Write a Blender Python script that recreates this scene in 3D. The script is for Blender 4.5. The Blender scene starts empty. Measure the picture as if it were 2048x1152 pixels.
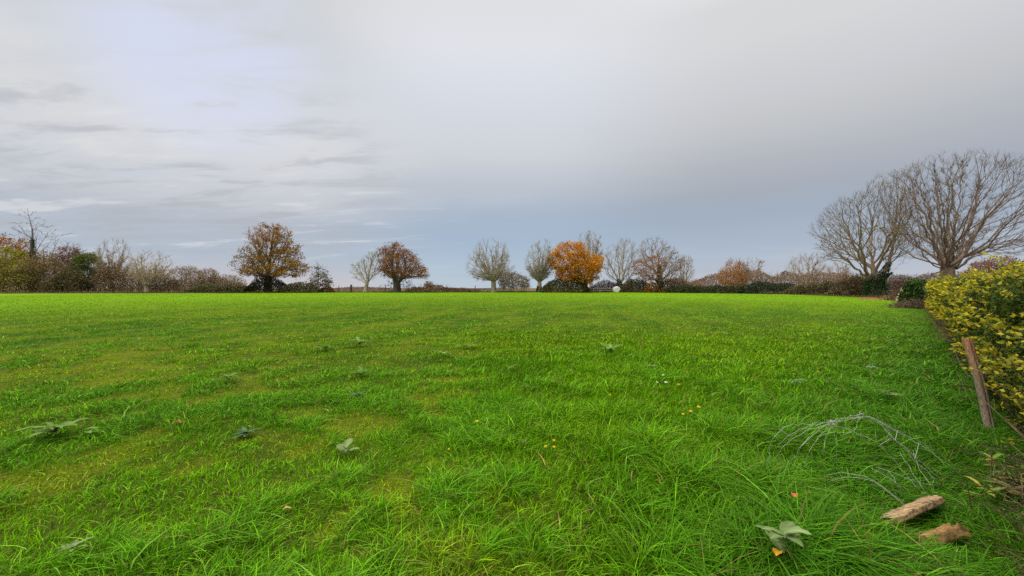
import bpy, math, random
import numpy as np
random.seed(7)
R = np.random.default_rng(11)
S = bpy.context.scene
COL = S.collection
F, CX, HY, CAMZ = 800.0, 1024.0, 576.0, 1.5      # focal length in px of a 2048 px frame, eye height
UP = 0.0075                                       # the field climbs gently away from the viewer

# ------------------------------------------------------------------ noise
def _h(ix, iy, s):
    n = (ix.astype(np.int64) * 374761393 + iy.astype(np.int64) * 668265263 + s * 974711) & 0xFFFFFFFF
    n = ((n ^ (n >> 13)) * 1274126177) & 0xFFFFFFFF
    return ((n ^ (n >> 16)) & 0xFFFF) / 65535.0
def vnoise(x, y, s=0):
    x = np.asarray(x, float); y = np.asarray(y, float)
    ix = np.floor(x); iy = np.floor(y); fx = x - ix; fy = y - iy
    fx = fx * fx * (3 - 2 * fx); fy = fy * fy * (3 - 2 * fy)
    a = _h(ix, iy, s); b = _h(ix + 1, iy, s); c = _h(ix, iy + 1, s); d = _h(ix + 1, iy + 1, s)
    return (a * (1 - fx) + b * fx) * (1 - fy) + (c * (1 - fx) + d * fx) * fy
def fbm(x, y, s=0, o=3):
    t = 0; a = .5; n = 0
    for k in range(o):
        t = t + a * vnoise(x * 2 ** k, y * 2 ** k, s + k * 17); n += a; a *= .5
    return t / n
def sstep(a, b, x):
    t = np.clip((np.asarray(x, float) - a) / (b - a), 0, 1); return t * t * (3 - 2 * t)

# ------------------------------------------------------------------ terrain
ROW = math.radians(15)
RC, RS = math.cos(ROW), math.sin(ROW)
def rowcoords(x, y):                 # u across the old drill rows, v along them
    return x * RC - y * RS, x * RS + y * RC
def zg(x, y):
    x = np.asarray(x, float); y = np.asarray(y, float)
    r = np.hypot(x, y)
    fade = 1 - sstep(12, 45, r)
    u, v = rowcoords(x, y)
    b = (fbm(u * 1.1, v * .45, 3) - .5) * .13 * fade + (fbm(x * .12, y * .12, 5) - .5) * .14
    b = b * sstep(.5, 3, r)
    z = UP * np.clip(y, -10, 85)
    z = z - .006 * np.clip(y - 100, 0, 120)
    return z + b * (1 - sstep(60, 120, r))
def P(px, py, d):
    return np.array([(px - CX) / F * d, d, CAMZ + (HY - py) / F * d])
def G(px, py):                       # point of the ground seen at a photo position
    d = 1200.0 / (py - 570.0); x = (px - CX) / F * d
    return np.array([x, d, float(zg(x, d))])
FIELD = [(-130, 64), (-90, 70), (-49, 75), (-23, 82.5), (19, 85), (34, 78), (42, 70.6), (43.5, 60), (42.5, 49), (38.5, 41.5), (38.2, 36.6), (2.9, 1.3), (1.8, -6), (-130, -6)]
def inside(x, y, poly=FIELD):
    c = np.zeros(np.shape(x), bool); n = len(poly)
    for i in range(n):
        x0, y0 = poly[i]; x1, y1 = poly[(i + 1) % n]
        if y0 == y1: continue
        c ^= ((y0 > y) != (y1 > y)) & (x < (x1 - x0) * (y - y0) / (y1 - y0) + x0)
    return c

# ------------------------------------------------------------------ materials
MATS = {}
def attr_mat(name, transl=.35, rough=.55, spec=.25, hue=.0):
    m = bpy.data.materials.new(name); m.use_nodes = True
    nt = m.node_tree; nt.nodes.clear(); N = nt.nodes.new; L = nt.links.new
    out = N('ShaderNodeOutputMaterial'); a = N('ShaderNodeAttribute'); a.attribute_name = 'col'
    p = N('ShaderNodeBsdfPrincipled'); p.inputs['Roughness'].default_value = rough
    p.inputs['Specular IOR Level'].default_value = spec
    L(a.outputs['Color'], p.inputs['Base Color'])
    if transl > 0:
        t = N('ShaderNodeBsdfTranslucent'); L(a.outputs['Color'], t.inputs['Color'])
        mx = N('ShaderNodeMixShader'); mx.inputs[0].default_value = transl
        L(p.outputs[0], mx.inputs[1]); L(t.outputs[0], mx.inputs[2]); L(mx.outputs[0], out.inputs[0])
    else: L(p.outputs[0], out.inputs[0])
    return m
LEAF = attr_mat('leaf_surface', .35, .6, .1)
GRASS = attr_mat('grass_surface', .26, .5, .06)
def bark(c, scale=6.0, var=.45):
    k = ('bark',) + tuple(round(v, 3) for v in c) + (scale,)
    if k in MATS: return MATS[k]
    m = bpy.data.materials.new('bark'); m.use_nodes = True; nt = m.node_tree
    p = nt.nodes['Principled BSDF']; N = nt.nodes.new; L = nt.links.new
    p.inputs['Roughness'].default_value = .9; p.inputs['Specular IOR Level'].default_value = .1
    t = N('ShaderNodeTexCoord'); mp = N('ShaderNodeMapping'); mp.inputs['Scale'].default_value = (1, 1, .35)
    n = N('ShaderNodeTexNoise'); n.inputs['Scale'].default_value = scale; n.inputs['Detail'].default_value = 5
    L(t.outputs['Object'], mp.inputs[0]); L(mp.outputs[0], n.inputs[0])
    r = N('ShaderNodeValToRGB'); e = r.color_ramp.elements
    e[0].position = .3; e[1].position = .7
    e[0].color = tuple(v * (1 - var) for v in c) + (1,); e[1].color = tuple(min(1, v * (1 + var * .7)) for v in c) + (1,)
    L(n.outputs['Fac'], r.inputs[0]); L(r.outputs[0], p.inputs['Base Color'])
    b = N('ShaderNodeBump'); b.inputs['Strength'].default_value = .6; b.inputs['Distance'].default_value = .03
    L(n.outputs['Fac'], b.inputs['Height']); L(b.outputs[0], p.inputs['Normal'])
    MATS[k] = m; return m
def plain(name, c, rough=.6, metal=0., scale=20., var=.25, spec=.3):
    k = (name,)
    if k in MATS: return MATS[k]
    m = bark(c, scale, var).copy(); m.name = name
    p = m.node_tree.nodes['Principled BSDF']; p.inputs['Roughness'].default_value = rough
    p.inputs['Metallic'].default_value = metal; p.inputs['Specular IOR Level'].default_value = spec
    for n in m.node_tree.nodes:
        if n.type == 'BUMP': n.inputs['Strength'].default_value = .25; n.inputs['Distance'].default_value = .005
    MATS[k] = m; return m

# ------------------------------------------------------------------ mesh assembly
class MB:
    """collects vertices, faces (triangles and quads) and one colour per vertex"""
    def __init__(s): s.v = []; s.f = []; s.c = []; s.n = 0
    def add(s, v, faces, c=None):
        v = np.asarray(v, np.float32).reshape(-1, 3)
        if len(v) == 0: return
        for f in faces:
            if len(f): s.f.append(np.asarray(f, np.int64) + s.n)
        s.v.append(v)
        if c is None: c = (.5, .5, .5)
        c = np.asarray(c, np.float32)
        if c.ndim == 1: c = np.tile(c[:3], (len(v), 1))
        s.c.append(c); s.n += len(v)
    def build(s, name, mat, parent=None, smooth=False, org=(0, 0, 0)):
        me = bpy.data.meshes.new(name)
        if s.n:
            v = np.concatenate(s.v) - np.asarray(org, np.float32)
            me.vertices.add(len(v)); me.vertices.foreach_set('co', v.astype(np.float32).ravel())
            idx = np.concatenate([f.ravel() for f in s.f])
            tot = np.concatenate([np.full(len(f), f.shape[1], np.int64) for f in s.f])
            st = np.concatenate([[0], np.cumsum(tot)[:-1]])
            me.loops.add(len(idx)); me.loops.foreach_set('vertex_index', idx.astype(np.int32))
            me.polygons.add(len(tot)); me.polygons.foreach_set('loop_start', st.astype(np.int32))
            me.polygons.foreach_set('loop_total', tot.astype(np.int32))
            if smooth: me.polygons.foreach_set('use_smooth', np.ones(len(tot), bool))
            ca = me.color_attributes.new('col', 'FLOAT_COLOR', 'POINT')
            c = np.concatenate(s.c); c = np.concatenate([c, np.ones((len(c), 1), np.float32)], 1)
            ca.data.foreach_set('color', c.ravel())
            me.update(calc_edges=True)
        me.materials.append(mat)
        o = bpy.data.objects.new(name, me); COL.objects.link(o)
        if parent is not None: o.parent = parent
        else: o.location = org
        return o

def tag(o, label=None, cat=None, group=None, kind=None):
    if label: o['label'] = label
    if cat: o['category'] = cat
    if group: o['group'] = group
    if kind: o['kind'] = kind
    return o
def thing(name, label, cat, loc, group=None):
    o = bpy.data.objects.new(name, None); COL.objects.link(o); o.empty_display_size = .2
    o.location = [float(v) for v in loc]; return tag(o, label, cat, group)

def unit(v): return v / np.maximum(np.linalg.norm(v, axis=-1, keepdims=True), 1e-9)
def rand_dirs(n):
    return unit(R.normal(size=(n, 3)))
def loft(mb, pts, rad, n=5, c=None, cap=True):
    pts = np.asarray(pts, float); rad = np.asarray(rad, float); m = len(pts)
    t = np.gradient(pts, axis=0); t = unit(t)
    ref = np.array([.31, .17, .93]) if abs(unit(pts[-1] - pts[0])[2]) < .8 else np.array([.9, .3, .1])
    a = unit(np.cross(t, ref)); b = np.cross(t, a)
    th = np.arange(n) * 2 * math.pi / n
    v = pts[:, None] + rad[:, None, None] * (np.cos(th)[None, :, None] * a[:, None] + np.sin(th)[None, :, None] * b[:, None])
    i = np.arange(m - 1)[:, None] * n; k = np.arange(n)[None]; k2 = (k + 1) % n
    q = np.stack([i + k, i + k2, i + n + k2, i + n + k], -1).reshape(-1, 4)
    fs = [q]
    if cap and n in (3, 4): fs.append((m - 1) * n + np.arange(n)[None])
    elif cap:
        fs.append(np.array([[(m - 1) * n, (m - 1) * n + j, (m - 1) * n + j + 1] for j in range(1, n - 1)]))
    mb.add(v.reshape(-1, 3), fs, c)
def sticks(mb, a, b, r0, r1, c=None):
    """many thin three-sided twigs at once"""
    a = np.asarray(a, float); b = np.asarray(b, float); n = len(a)
    if n == 0: return
    t = unit(b - a); x = unit(np.cross(t, np.where(np.abs(t[:, 2:3]) < .8, [[0, 0, 1.]], [[1., 0, 0]]))); y = np.cross(t, x)
    r0 = np.broadcast_to(r0, (n,))[:, None, None]; r1 = np.broadcast_to(r1, (n,))[:, None, None]
    th = np.arange(3) * 2 * math.pi / 3
    ring = np.cos(th)[None, :, None] * x[:, None] + np.sin(th)[None, :, None] * y[:, None]
    v = np.concatenate([a[:, None] + r0 * ring, b[:, None] + r1 * ring], 1)
    base = np.arange(n)[:, None] * 6; k = np.arange(3)[None]; k2 = (k + 1) % 3
    q = np.stack([base + k, base + k2, base + 3 + k2, base + 3 + k], -1).reshape(-1, 4)
    mb.add(v.reshape(-1, 3), [q], None if c is None else (np.repeat(c, 6, 0) if np.ndim(c) == 2 else c))
def leaves(mb, pos, size, col, aspect=.6, flat=0., updir=None, fold=False):
    """many leaf blades: pointed rhombs (or two folded halves) in random directions"""
    pos = np.asarray(pos, float); n = len(pos)
    if n == 0: return
    d = rand_dirs(n)
    if updir is not None: d = unit(d + updir)
    nr = rand_dirs(n)
    nr[:, 2] = nr[:, 2] + flat * np.sign(nr[:, 2] + 1e-6)
    s = unit(np.cross(d, nr)); nn = np.cross(s, d)
    size = np.broadcast_to(size, (n,))[:, None]
    L = d * size; W = s * size * aspect * .5
    if not fold:
        v = np.stack([pos - L * .5, pos - L * .02 + W, pos + L * .5, pos - L * .02 - W], 1)
        mb.add(v.reshape(-1, 3), [np.arange(n * 4).reshape(-1, 4)], np.repeat(col, 4, 0))
    else:
        up = nn * size * aspect * .22
        v = np.stack([pos - L * .5, pos - L * .12 + W + up, pos + L * .22 + W * .75 + up, pos + L * .5, pos + L * .22 - W * .75 + up, pos - L * .12 - W + up], 1)
        b = np.arange(n)[:, None] * 6
        q = np.concatenate([b + np.array([[0, 1, 2, 3]]), b + np.array([[0, 3, 4, 5]])])
        mb.add(v.reshape(-1, 3), [q], np.repeat(col, 6, 0))
def palette(n, cols, weights=None, jit=.18):
    cols = np.asarray(cols, float)
    w = None if weights is None else np.asarray(weights, float) / np.sum(weights)
    c = cols[R.choice(len(cols), n, p=w)]
    return np.clip(c * (1 + R.normal(size=(n, 1)) * jit) * (1 + R.normal(size=(n, 3)) * jit * .3), .002, .9)

# ------------------------------------------------------------------ trees
def crown_points(outline, d, n, shell=.55, dk=.9, rag=.22):
    """points inside a crown given by photo rows (y, left, right): as deep as it is wide"""
    o = np.array(sorted(outline), float)
    ys = np.linspace(o[0, 0], o[-1, 0], 200)
    w = np.interp(ys, o[:, 0], o[:, 2] - o[:, 1]); w = np.maximum(w, .5)
    c = np.cumsum(w ** 1.6); c /= c[-1]
    y = np.interp(R.random(n), c, ys)
    xl = np.interp(y, o[:, 0], o[:, 1]); xr = np.interp(y, o[:, 0], o[:, 2])
    a = R.random(n) * 2 * math.pi; r = R.random(n) ** (.5 * (1 - shell) + .04)
    hw = (xr - xl) / 2
    sd = int(o[0, 1] * 7 + d) % 997
    r = r * (1 - rag + 1.7 * rag * sstep(.28, .68, fbm(np.cos(a) * 1.9 + y * .06 + 40, np.sin(a) * 1.9 - y * .04 + 40, sd, 3)))
    r = np.minimum(r, 1.0 + .04 * R.random(n))
    px = (xl + xr) / 2 + hw * r * np.cos(a); dep = hw / F * d * dk * r * np.sin(a)
    return np.stack([(px - CX) / F * d, d + dep, CAMZ + (HY - y) / F * d], 1)
def bez(a, b, c, n):
    t = np.linspace(0, 1, n)[:, None]
    return (1 - t) ** 2 * a + 2 * t * (1 - t) * b + t * t * c
def resample(p, step):
    p = np.asarray(p, float); s = np.r_[0, np.cumsum(np.linalg.norm(np.diff(p, axis=0), axis=1))]
    n = max(2, int(s[-1] / step) + 1); q = np.linspace(0, s[-1], n)
    return np.stack([np.interp(q, s, p[:, k]) for k in range(3)], 1)
def skeleton(paths, targets, bf, step=.5, jit=.0, sides=None, ok=None):
    pos = []; par = []; stems = []
    for k, p in enumerate(paths):
        q = resample(p, step)
        if k == 0: last = -1
        else:
            A = np.array(pos); last = int(np.argmin(np.linalg.norm(A - q[0], axis=1))); q = q[1:]
        stems.append([])
        for i, x in enumerate(q):
            stems[-1].append(len(pos))
            if jit and i and k: x = x + R.normal(size=3) * jit
            pos.append(x); par.append(last); last = len(pos) - 1
    if sides:
        every, lf, ang = sides
        def grow(p, d0, L_, lvl):
            n = max(2, int(L_ / (step * .9))); x = pos[p]; d = d0
            for i in range(n):
                d = unit(d + np.array([0, 0, .05]) + R.normal(size=3) * .09); x = x + d * (L_ / n)
                if ok is not None and not ok(x): break
                pos.append(x); par.append(p); p = len(pos) - 1
                if lvl < 2 and R.random() < (.75, .5)[lvl]:
                    w = unit(np.cross(d, R.normal(size=3))); grow(p, unit(d * .85 + w * R.uniform(.4, .8) + np.array([0, 0, .12])), L_ * R.uniform(.3, .5), lvl + 1)
        for k, nd in enumerate(stems):
            if k == 0: continue
            Ls = len(nd) * step
            for i in range(1, len(nd)):
                t = i / len(nd)
                if t < .12: continue
                for _ in range(every if t > .3 else 1):
                    tg = unit(pos[nd[i]] - pos[nd[i - 1]]); w = unit(np.cross(tg, R.normal(size=3))); a = ang * R.uniform(.6, 1.3)
                    grow(nd[i], unit(tg * math.cos(a) + w * math.sin(a) + np.array([0, 0, .12])), lf * Ls * (1.05 - .75 * t) * R.uniform(.45, 1.1), 0)
    plen = [0.0] * len(pos)
    for i in range(1, len(pos)):
        plen[i] = plen[par[i]] + np.linalg.norm(pos[i] - pos[par[i]])
    nseed = len(pos)
    T = np.asarray(targets, float); n = len(T)
    if n:
        A = np.array(pos); pl = np.array(plen)
        D = np.linalg.norm(T[:, None] - A[None], axis=2) + bf * pl[None]
        best = D.argmin(1); cost = D.min(1).copy(); left = np.ones(n, bool)
        for _ in range(n):
            i = int(np.argmin(np.where(left, cost, 1e9))); left[i] = False
            pi = int(best[i]); x = T[i]
            pos.append(x); par.append(pi); L = plen[pi] + np.linalg.norm(x - pos[pi]); plen.append(L)
            nc = np.linalg.norm(T - x, axis=1) + bf * L
            b = nc < cost; b &= left
            cost[b] = nc[b]; best[b] = len(pos) - 1
    return np.array(pos), np.array(par), nseed
def smooth_skel(pos, par, keep, it=1):
    n = len(pos)
    for _ in range(it):
        s = np.zeros_like(pos); c = np.zeros(n)
        i = np.arange(keep, n)
        np.add.at(s, i, pos[par[i]]); np.add.at(c, i, 1)
        np.add.at(s, par[i], pos[i] * .5); np.add.at(c, par[i], .5)
        m = (s / np.maximum(c, 1e-6)[:, None])
        q = pos.copy(); k = np.arange(n) >= keep; q[k] = pos[k] * .6 + m[k] * .4; pos = q
    return pos
def radii(pos, par, R0, rt):
    n = len(pos); kids = np.zeros(n, int); cnt = np.zeros(n)
    for i in range(1, n): kids[par[i]] += 1
    cnt[kids == 0] = 1
    order = np.argsort([-i for i in range(n)])
    for i in range(n - 1, 0, -1): cnt[par[i]] += cnt[i]
    return cnt, kids
def tree(name, label, cat, d, outline, stems, N, R0, rt, bf=.45, bark_c=(.2, .16, .11), leaf=None, ivy=None, twigs=2, twig_len=.8,
         shell=.55, step=.6, group=None, tr_split=.28, auto=0, knuckle=None, jit=.05, droop=0., leaf_from=None, leafname='leaves', keys=0, base=None, flare=1.0, rag=.22, lm_k=2.1, sides=None):
    N = int(N * 1.55); rt = rt * .62; twigs = twigs + (0 if leaf else 1)
    paths = [np.array([P(x, y, d + (e[0] if e else 0)) for x, y, *e in st]) for st in stems]
    b = paths[0][0].copy() if base is None else np.array(base)
    gz = float(zg(b[0], b[1]))
    paths[0] = np.vstack([[[b[0], b[1], gz - .12]], paths[0][1:]])
    o = thing(name, label, cat, (b[0], b[1], gz), group); org = (b[0], b[1], gz)
    if auto:
        k = P(knuckle[0], knuckle[1], d); auto = int(auto * 2.3); E = crown_points(outline, d, auto * 6, .9, .9, .15)
        order = np.argsort(np.arctan2(E[:, 1] - k[1], E[:, 0] - k[0])); E = E[order][::6][:auto]
        for e in E:
            v = (e - k) * R.uniform(.72, .95)
            ctrl = k + v * np.array([.58, .58, .44]) + R.normal(size=3) * .07 * np.linalg.norm(v) * .5
            s0 = k + np.array([v[0], v[1], 0]) / (np.linalg.norm(v[:2]) + .1) * R0 * .7
            paths.append(np.vstack([[k + (0, 0, -.05)], bez(s0, ctrl, k + v, 9)]))
    T = crown_points(outline, d, N, shell, .9, rag)
    if droop: T[:, 2] -= droop * R.random(len(T))
    oo = np.array(sorted(outline), float)
    def okf(x):
        y = HY - (x[2] - CAMZ) / x[1] * F; px = CX + x[0] / x[1] * F
        if y < oo[0, 0] - 1 or y > oo[-1, 0] + 4: return False
        return np.interp(y, oo[:, 0], oo[:, 1]) - 2 < px < np.interp(y, oo[:, 0], oo[:, 2]) + 2
    if sides is None and leaf is None and len(paths) > 3: sides = (1, .15, .5) if auto else (1, .2, .55)
    if sides: T = T[:int(len(T) * (.45 if auto else .6))]
    pos, par, ns = skeleton(paths, T, bf, step, jit, sides, okf)
    pos = smooth_skel(pos, par, ns, 2)
    cnt, kids = radii(pos, par, R0, rt)
    ex = math.log(max(cnt[0], 2)) / math.log(R0 / rt)
    rad = rt * cnt ** (1 / ex)
    ch = [[] for _ in pos]
    for i in range(1, len(pos)): ch[par[i]].append(i)
    for c in ch: c.sort(key=lambda j: -cnt[j])
    tm, cm = MB(), MB()
    zlo = gz
    stack = [(0, -1)]; thick_cut = R0 * tr_split
    while stack:
        i, p = stack.pop(); chain = ([p] if p >= 0 else []) + [i]
        while ch[i]:
            for j in ch[i][1:]: stack.append((j, i))
            i = ch[i][0]; chain.append(i)
        pp = pos[chain]; rr = rad[chain].copy()
        if p >= 0: rr[0] = min(rr[0], rr[1] * 1.25)
        else:
            h = pp[:, 2] - gz; rr = rr * (1 + .55 * flare * np.exp(-np.maximum(h, 0) / (R0 * 1.6)))
        if len(pp) < 2: continue
        cut = 0
        while cut < len(rr) and rr[cut] > thick_cut: cut += 1
        if cut >= 2: loft(tm, pp[:cut + 1], rr[:cut + 1], 8 if rr[0] > .1 else 5); 
        if cut < len(rr) - 1 or cut < 2:
            s = max(0, cut - 1) if cut >= 2 else 0
            loft(cm, pp[s:], rr[s:], 5 if rr[s] > .06 else 3, cap=False)
    tips = np.where(cnt <= 3)[0]; tips = tips[tips >= 1]
    dirs = unit(pos[tips] - pos[par[tips]])
    cen = pos[ns:].mean(0) if len(pos) > ns else pos.mean(0)
    for k in range(twigs):
        out = unit(pos[tips] - cen)
        dd = unit(dirs * .9 + out * .5 + R.normal(size=dirs.shape) * .5 + np.array([0, 0, .25]))
        l = twig_len * R.uniform(.4, 1.1, len(tips))[:, None]
        a = pos[tips]; bb = a + dd * l * .55; e = bb + unit(dd + R.normal(size=dd.shape) * .35) * l * .45
        sticks(cm, a, bb, rt * .75, rt * .6); sticks(cm, bb, e, rt * .6, rt * .35)
    bm = bark(bark_c)
    if tm.n: tm.build('trunk', bm, o, True, org)
    if cm.n: cm.build('crown', bm, o, True, org)
    if leaf:
        lm = MB(); thin = np.where((cnt < max(12, len(pos) * .02)) & (np.arange(len(pos)) > 2))[0]
        for (n, size, cols, w, spread, zone) in leaf:
            n = int(n * lm_k)
            idx = thin
            if zone is not None:
                y = HY - (pos[thin][:, 2] - CAMZ) / d * F; x = CX + pos[thin][:, 0] / d * F
                idx = thin[(x > zone[0]) & (x < zone[1]) & (y > zone[2]) & (y < zone[3])]
            if len(idx) == 0: continue
            nb = max(3, len(idx) * 2 // 3); sub = R.choice(idx, nb)       # clumps: some twigs carry more leaves
            w8 = R.random(nb) ** 1.5; w8 /= w8.sum()
            q = pos[R.choice(sub, n, p=w8)] + R.normal(size=(n, 3)) * spread * np.array([1, 1, .7])
            cc = palette(n, cols, w)
            leaves(lm, q, size * R.uniform(.6, 1.35, n), cc, .7)
        if lm.n: lm.build(leafname, LEAF, o, False, org)
    if keys:
        km = MB(); q = pos[R.choice(tips, keys)] + R.normal(size=(keys, 3)) * .12
        q = np.repeat(q, 3, 0) + R.normal(size=(keys * 3, 3)) * .06
        leaves(km, q, .17 * R.uniform(.7, 1.3, len(q)), palette(len(q), [(.1, .065, .035), (.16, .1, .05)]), .5)
        km.build('leaves', LEAF, o, False, org)  # clusters of seed keys at the twig tips, shaped as small blades
    if ivy:
        im = MB()
        for (path, r, n, size) in ivy:
            q = resample(np.array([P(x, y, d + (e[0] if e else 0)) for x, y, *e in path]), .1)
            f = R.random(n); i = (f * (len(q) - 1)).astype(int)
            rr = np.interp(f, np.linspace(0, 1, len(r)), r) * (1 + .5 * (fbm(f * 9, np.arange(n) * 0 + 3., 8) - .5))
            off = rand_dirs(n); off[:, 2] *= .6
            leaves(im, q[i] + off * rr[:, None] * R.uniform(.75, 1.12, (n, 1)), size * R.uniform(.7, 1.3, n),
                   palette(n, [(.022, .06, .016), (.035, .085, .022), (.015, .04, .014), (.07, .11, .04)], [4, 4, 3, 1]), .8)
        im.build('ivy', LEAF, o, False, org)
    return o

def thicket(name, label, cat, d, prof, depth_m, n, size, cols, w=None, stems=0, stem_c=(.17, .11, .07), group=None, flat=.6, arch=0, lump=.35, stem_h=1.2, dvar=None):
    """a low mass of brambles or scrub: prof = photo points (x, top_y) from left to right, standing on the ground"""
    prof = np.array(prof, float); x0, x1 = prof[0, 0], prof[-1, 0]
    dd = lambda x: np.interp(x, [x0, x1], dvar) if dvar else np.full(np.shape(x), float(d))
    mid = (x0 + x1) / 2; dm = float(dd(mid)); bx = (mid - CX) / F * dm; gz = float(zg(bx, dm))
    o = thing(name, label, cat, (bx, dm, gz), group); org = (bx, dm, gz)
    def sample(n, shell):
        px = R.uniform(x0, x1, n); q = R.uniform(-1, 1, n)
        D = dd(px); X = (px - CX) / F * D; Y = D + q * depth_m * .5
        top = CAMZ + (HY - np.interp(px, prof[:, 0], prof[:, 1])) / F * D
        g = zg(X, Y); h = np.maximum(top - g, .1)
        hh = h * np.sqrt(np.maximum(0, 1 - np.abs(q) ** 2.4)) * (1 - lump + 2 * lump * fbm(X * .55, Y * .55 + 9, 21, 3)) ** 1.0
        z = g + hh * R.random(n) ** shell
        return np.stack([X, Y, z], 1), g, hh
    n = int(n * 1.5); lm = MB(); p, g, hh = sample(n, .42)
    cc = palette(n, cols, w, .22)
    patch = fbm(p[:, 0] * .5, p[:, 2] * .9 + p[:, 1] * .2, 33, 3)[:, None]
    cc = np.clip(cc * (.55 + .9 * patch), .003, .9)
    leaves(lm, p, size * R.uniform(.6, 1.4, n), cc, .75, flat)
    if stems:
        sm = lm; k3 = tuple(stem_c); p, g, hh = sample(stems, .6)
        base = p.copy(); base[:, 2] = g - .05; base[:, :2] += R.normal(size=(stems, 2)) * .35
        tipp = p + R.normal(size=p.shape) * [.5, .5, .2]; tipp[:, 2] = g + hh * R.uniform(.7, stem_h, stems)
        mid_ = (base + tipp) / 2 + R.normal(size=p.shape) * .12
        sticks(sm, base, mid_, .022, .017, k3); sticks(sm, mid_, tipp, .017, .008, k3)
        for k in range(2):
            e = tipp + (rand_dirs(stems) * .6 + np.array([0, 0, .25])) * R.uniform(.2, .6, (stems, 1))
            sticks(sm, mid_ + (tipp - mid_) * R.uniform(.2, .9, (stems, 1)), e, .013, .007, k3)
    lm.build('foliage', LEAF, o, False, org)
    return o
def shrub(name, label, cat, d, outline, base, N, rt, bark_c, leaf=None, n_stems=9, bf=.35, twigs=3, twig_len=.7, shell=.3, group=None, base_w=8):
    """a many-stemmed bush fanning out of the ground"""
    st = []
    o = np.array(sorted(outline), float)
    for k in range(n_stems):
        f = (k + .5) / n_stems; f2 = (R.random() * .5 + .5)
        y = o[0, 0] + (1 - f2) * (o[-1, 0] - o[0, 0]) * .7 + 4
        xl = np.interp(y, o[:, 0], o[:, 1]); xr = np.interp(y, o[:, 0], o[:, 2])
        ex = xl + (xr - xl) * (.12 + .76 * f); bx = base[0] + (f - .5) * base_w; dz = R.uniform(-.5, .5) * (xr - xl) / F * d * .8
        st.append([(base[0], base[1]), (bx, base[1] - 2, dz * .2), ((bx * .5 + ex * .5), (base[1] * .5 + y * .5), dz * .7), (ex, y, dz)])
    return tree(name, label, cat, d, outline, st, N, max(.06, rt * 4.5), rt, bf, bark_c, leaf, None, twigs, twig_len, shell, .6, group, tr_split=.75)

# ------------------------------------------------------------------ camera, sun and cloudy sky
cam = bpy.data.cameras.new('camera'); co = bpy.data.objects.new('camera', cam); COL.objects.link(co)
cam.sensor_width = 36; cam.lens = 36 * F / 2048; cam.clip_start = .05; cam.clip_end = 6000
co.location = (0, 0, CAMZ); co.rotation_euler = (math.radians(90), 0, 0); S.camera = co
SUN_EL, SUN_AZ = math.radians(42), math.radians(-118)      # behind and to the left; azimuth from +Y towards +X
sl = bpy.data.lights.new('sun', 'SUN'); so = bpy.data.objects.new('sun', sl); COL.objects.link(so)
sl.energy = 1.5; sl.angle = math.radians(22); sl.color = (1, .9, .78)
so.rotation_euler = (math.radians(90) - SUN_EL, 0, math.pi - SUN_AZ)
so.location = (-20, -20, 30)
S.view_settings.view_transform = 'Standard'; S.view_settings.look = 'None'; S.cycles.use_denoising = False; S.view_settings.exposure = 0; S.view_settings.gamma = 1

def srgb(r, g, b):
    f = lambda v: (v / 255 / 12.92) if v / 255 < .04045 else ((v / 255 + .055) / 1.055) ** 2.4
    return (f(r), f(g), f(b), 1)
W = bpy.data.worlds.new('World'); S.world = W; W.use_nodes = True
nt = W.node_tree; nt.nodes.clear(); N = nt.nodes.new; L = nt.links.new
def val(x):
    return x
def math_(op, a, b=None, clamp=False):
    n = N('ShaderNodeMath'); n.operation = op; n.use_clamp = clamp
    for i, v in enumerate((a, b)):
        if v is None: continue
        if hasattr(v, 'links'): L(v, n.inputs[i])
        else: n.inputs[i].default_value = v
    return n.outputs[0]
def mixc(f, a, b):
    n = N('ShaderNodeMix'); n.data_type = 'RGBA'
    for i, v in ((0, f), (6, a), (7, b)):
        if hasattr(v, 'links'): L(v, n.inputs[i])
        else: n.inputs[i].default_value = v
    return n.outputs[2]
def maprange(v, a, b, c=0, d=1):
    n = N('ShaderNodeMapRange'); n.interpolation_type = 'SMOOTHSTEP'
    L(v, n.inputs[0]); n.inputs[1].default_value = a; n.inputs[2].default_value = b; n.inputs[3].default_value = c; n.inputs[4].default_value = d
    return n.outputs[0]
def ramp(v, stops):
    n = N('ShaderNodeValToRGB'); e = n.color_ramp.elements
    while len(e) < len(stops): e.new(.5)
    for k, (p, c) in enumerate(stops): e[k].position = p; e[k].color = c
    L(v, n.inputs[0]); return n.outputs[0]
tc = N('ShaderNodeTexCoord'); sx = N('ShaderNodeSeparateXYZ'); L(tc.outputs['Generated'], sx.inputs[0])
X, Y, Z = sx.outputs
sky = N('ShaderNodeTexSky'); sky.sky_type = 'NISHITA'; sky.sun_disc = False
sky.sun_elevation = SUN_EL; sky.sun_rotation = SUN_AZ; sky.air_density = 1.2; sky.dust_density = 2.0
# cloud deck: position on a flat layer overhead
zz = math_('ADD', math_('MAXIMUM', Z, 0), .12)
u = math_('DIVIDE', X, zz); v = math_('DIVIDE', Y, zz)
cb = N('ShaderNodeCombineXYZ'); L(u, cb.inputs[0]); L(v, cb.inputs[1])
def noise(scale, sc=(1, 1, 1), det=6, rough=.55, off=(0, 0, 0), dist=0.):
    mp = N('ShaderNodeMapping'); mp.inputs['Scale'].default_value = sc; mp.inputs['Location'].default_value = off
    L(cb.outputs[0], mp.inputs[0]); n = N('ShaderNodeTexNoise'); n.inputs['Scale'].default_value = scale
    n.inputs['Detail'].default_value = det; n.inputs['Roughness'].default_value = rough; n.inputs['Distortion'].default_value = dist
    L(mp.outputs[0], n.inputs[0]); return n.outputs['Fac']
TOPS = [(.70, (1.15, 1.15, 1.17, 1)), (.85, (3.2, 3.2, 3.2, 1)), (1, (4.4, 4.4, 4.4, 1))]      # unseen sky overhead, brightened to add light on the ground
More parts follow.
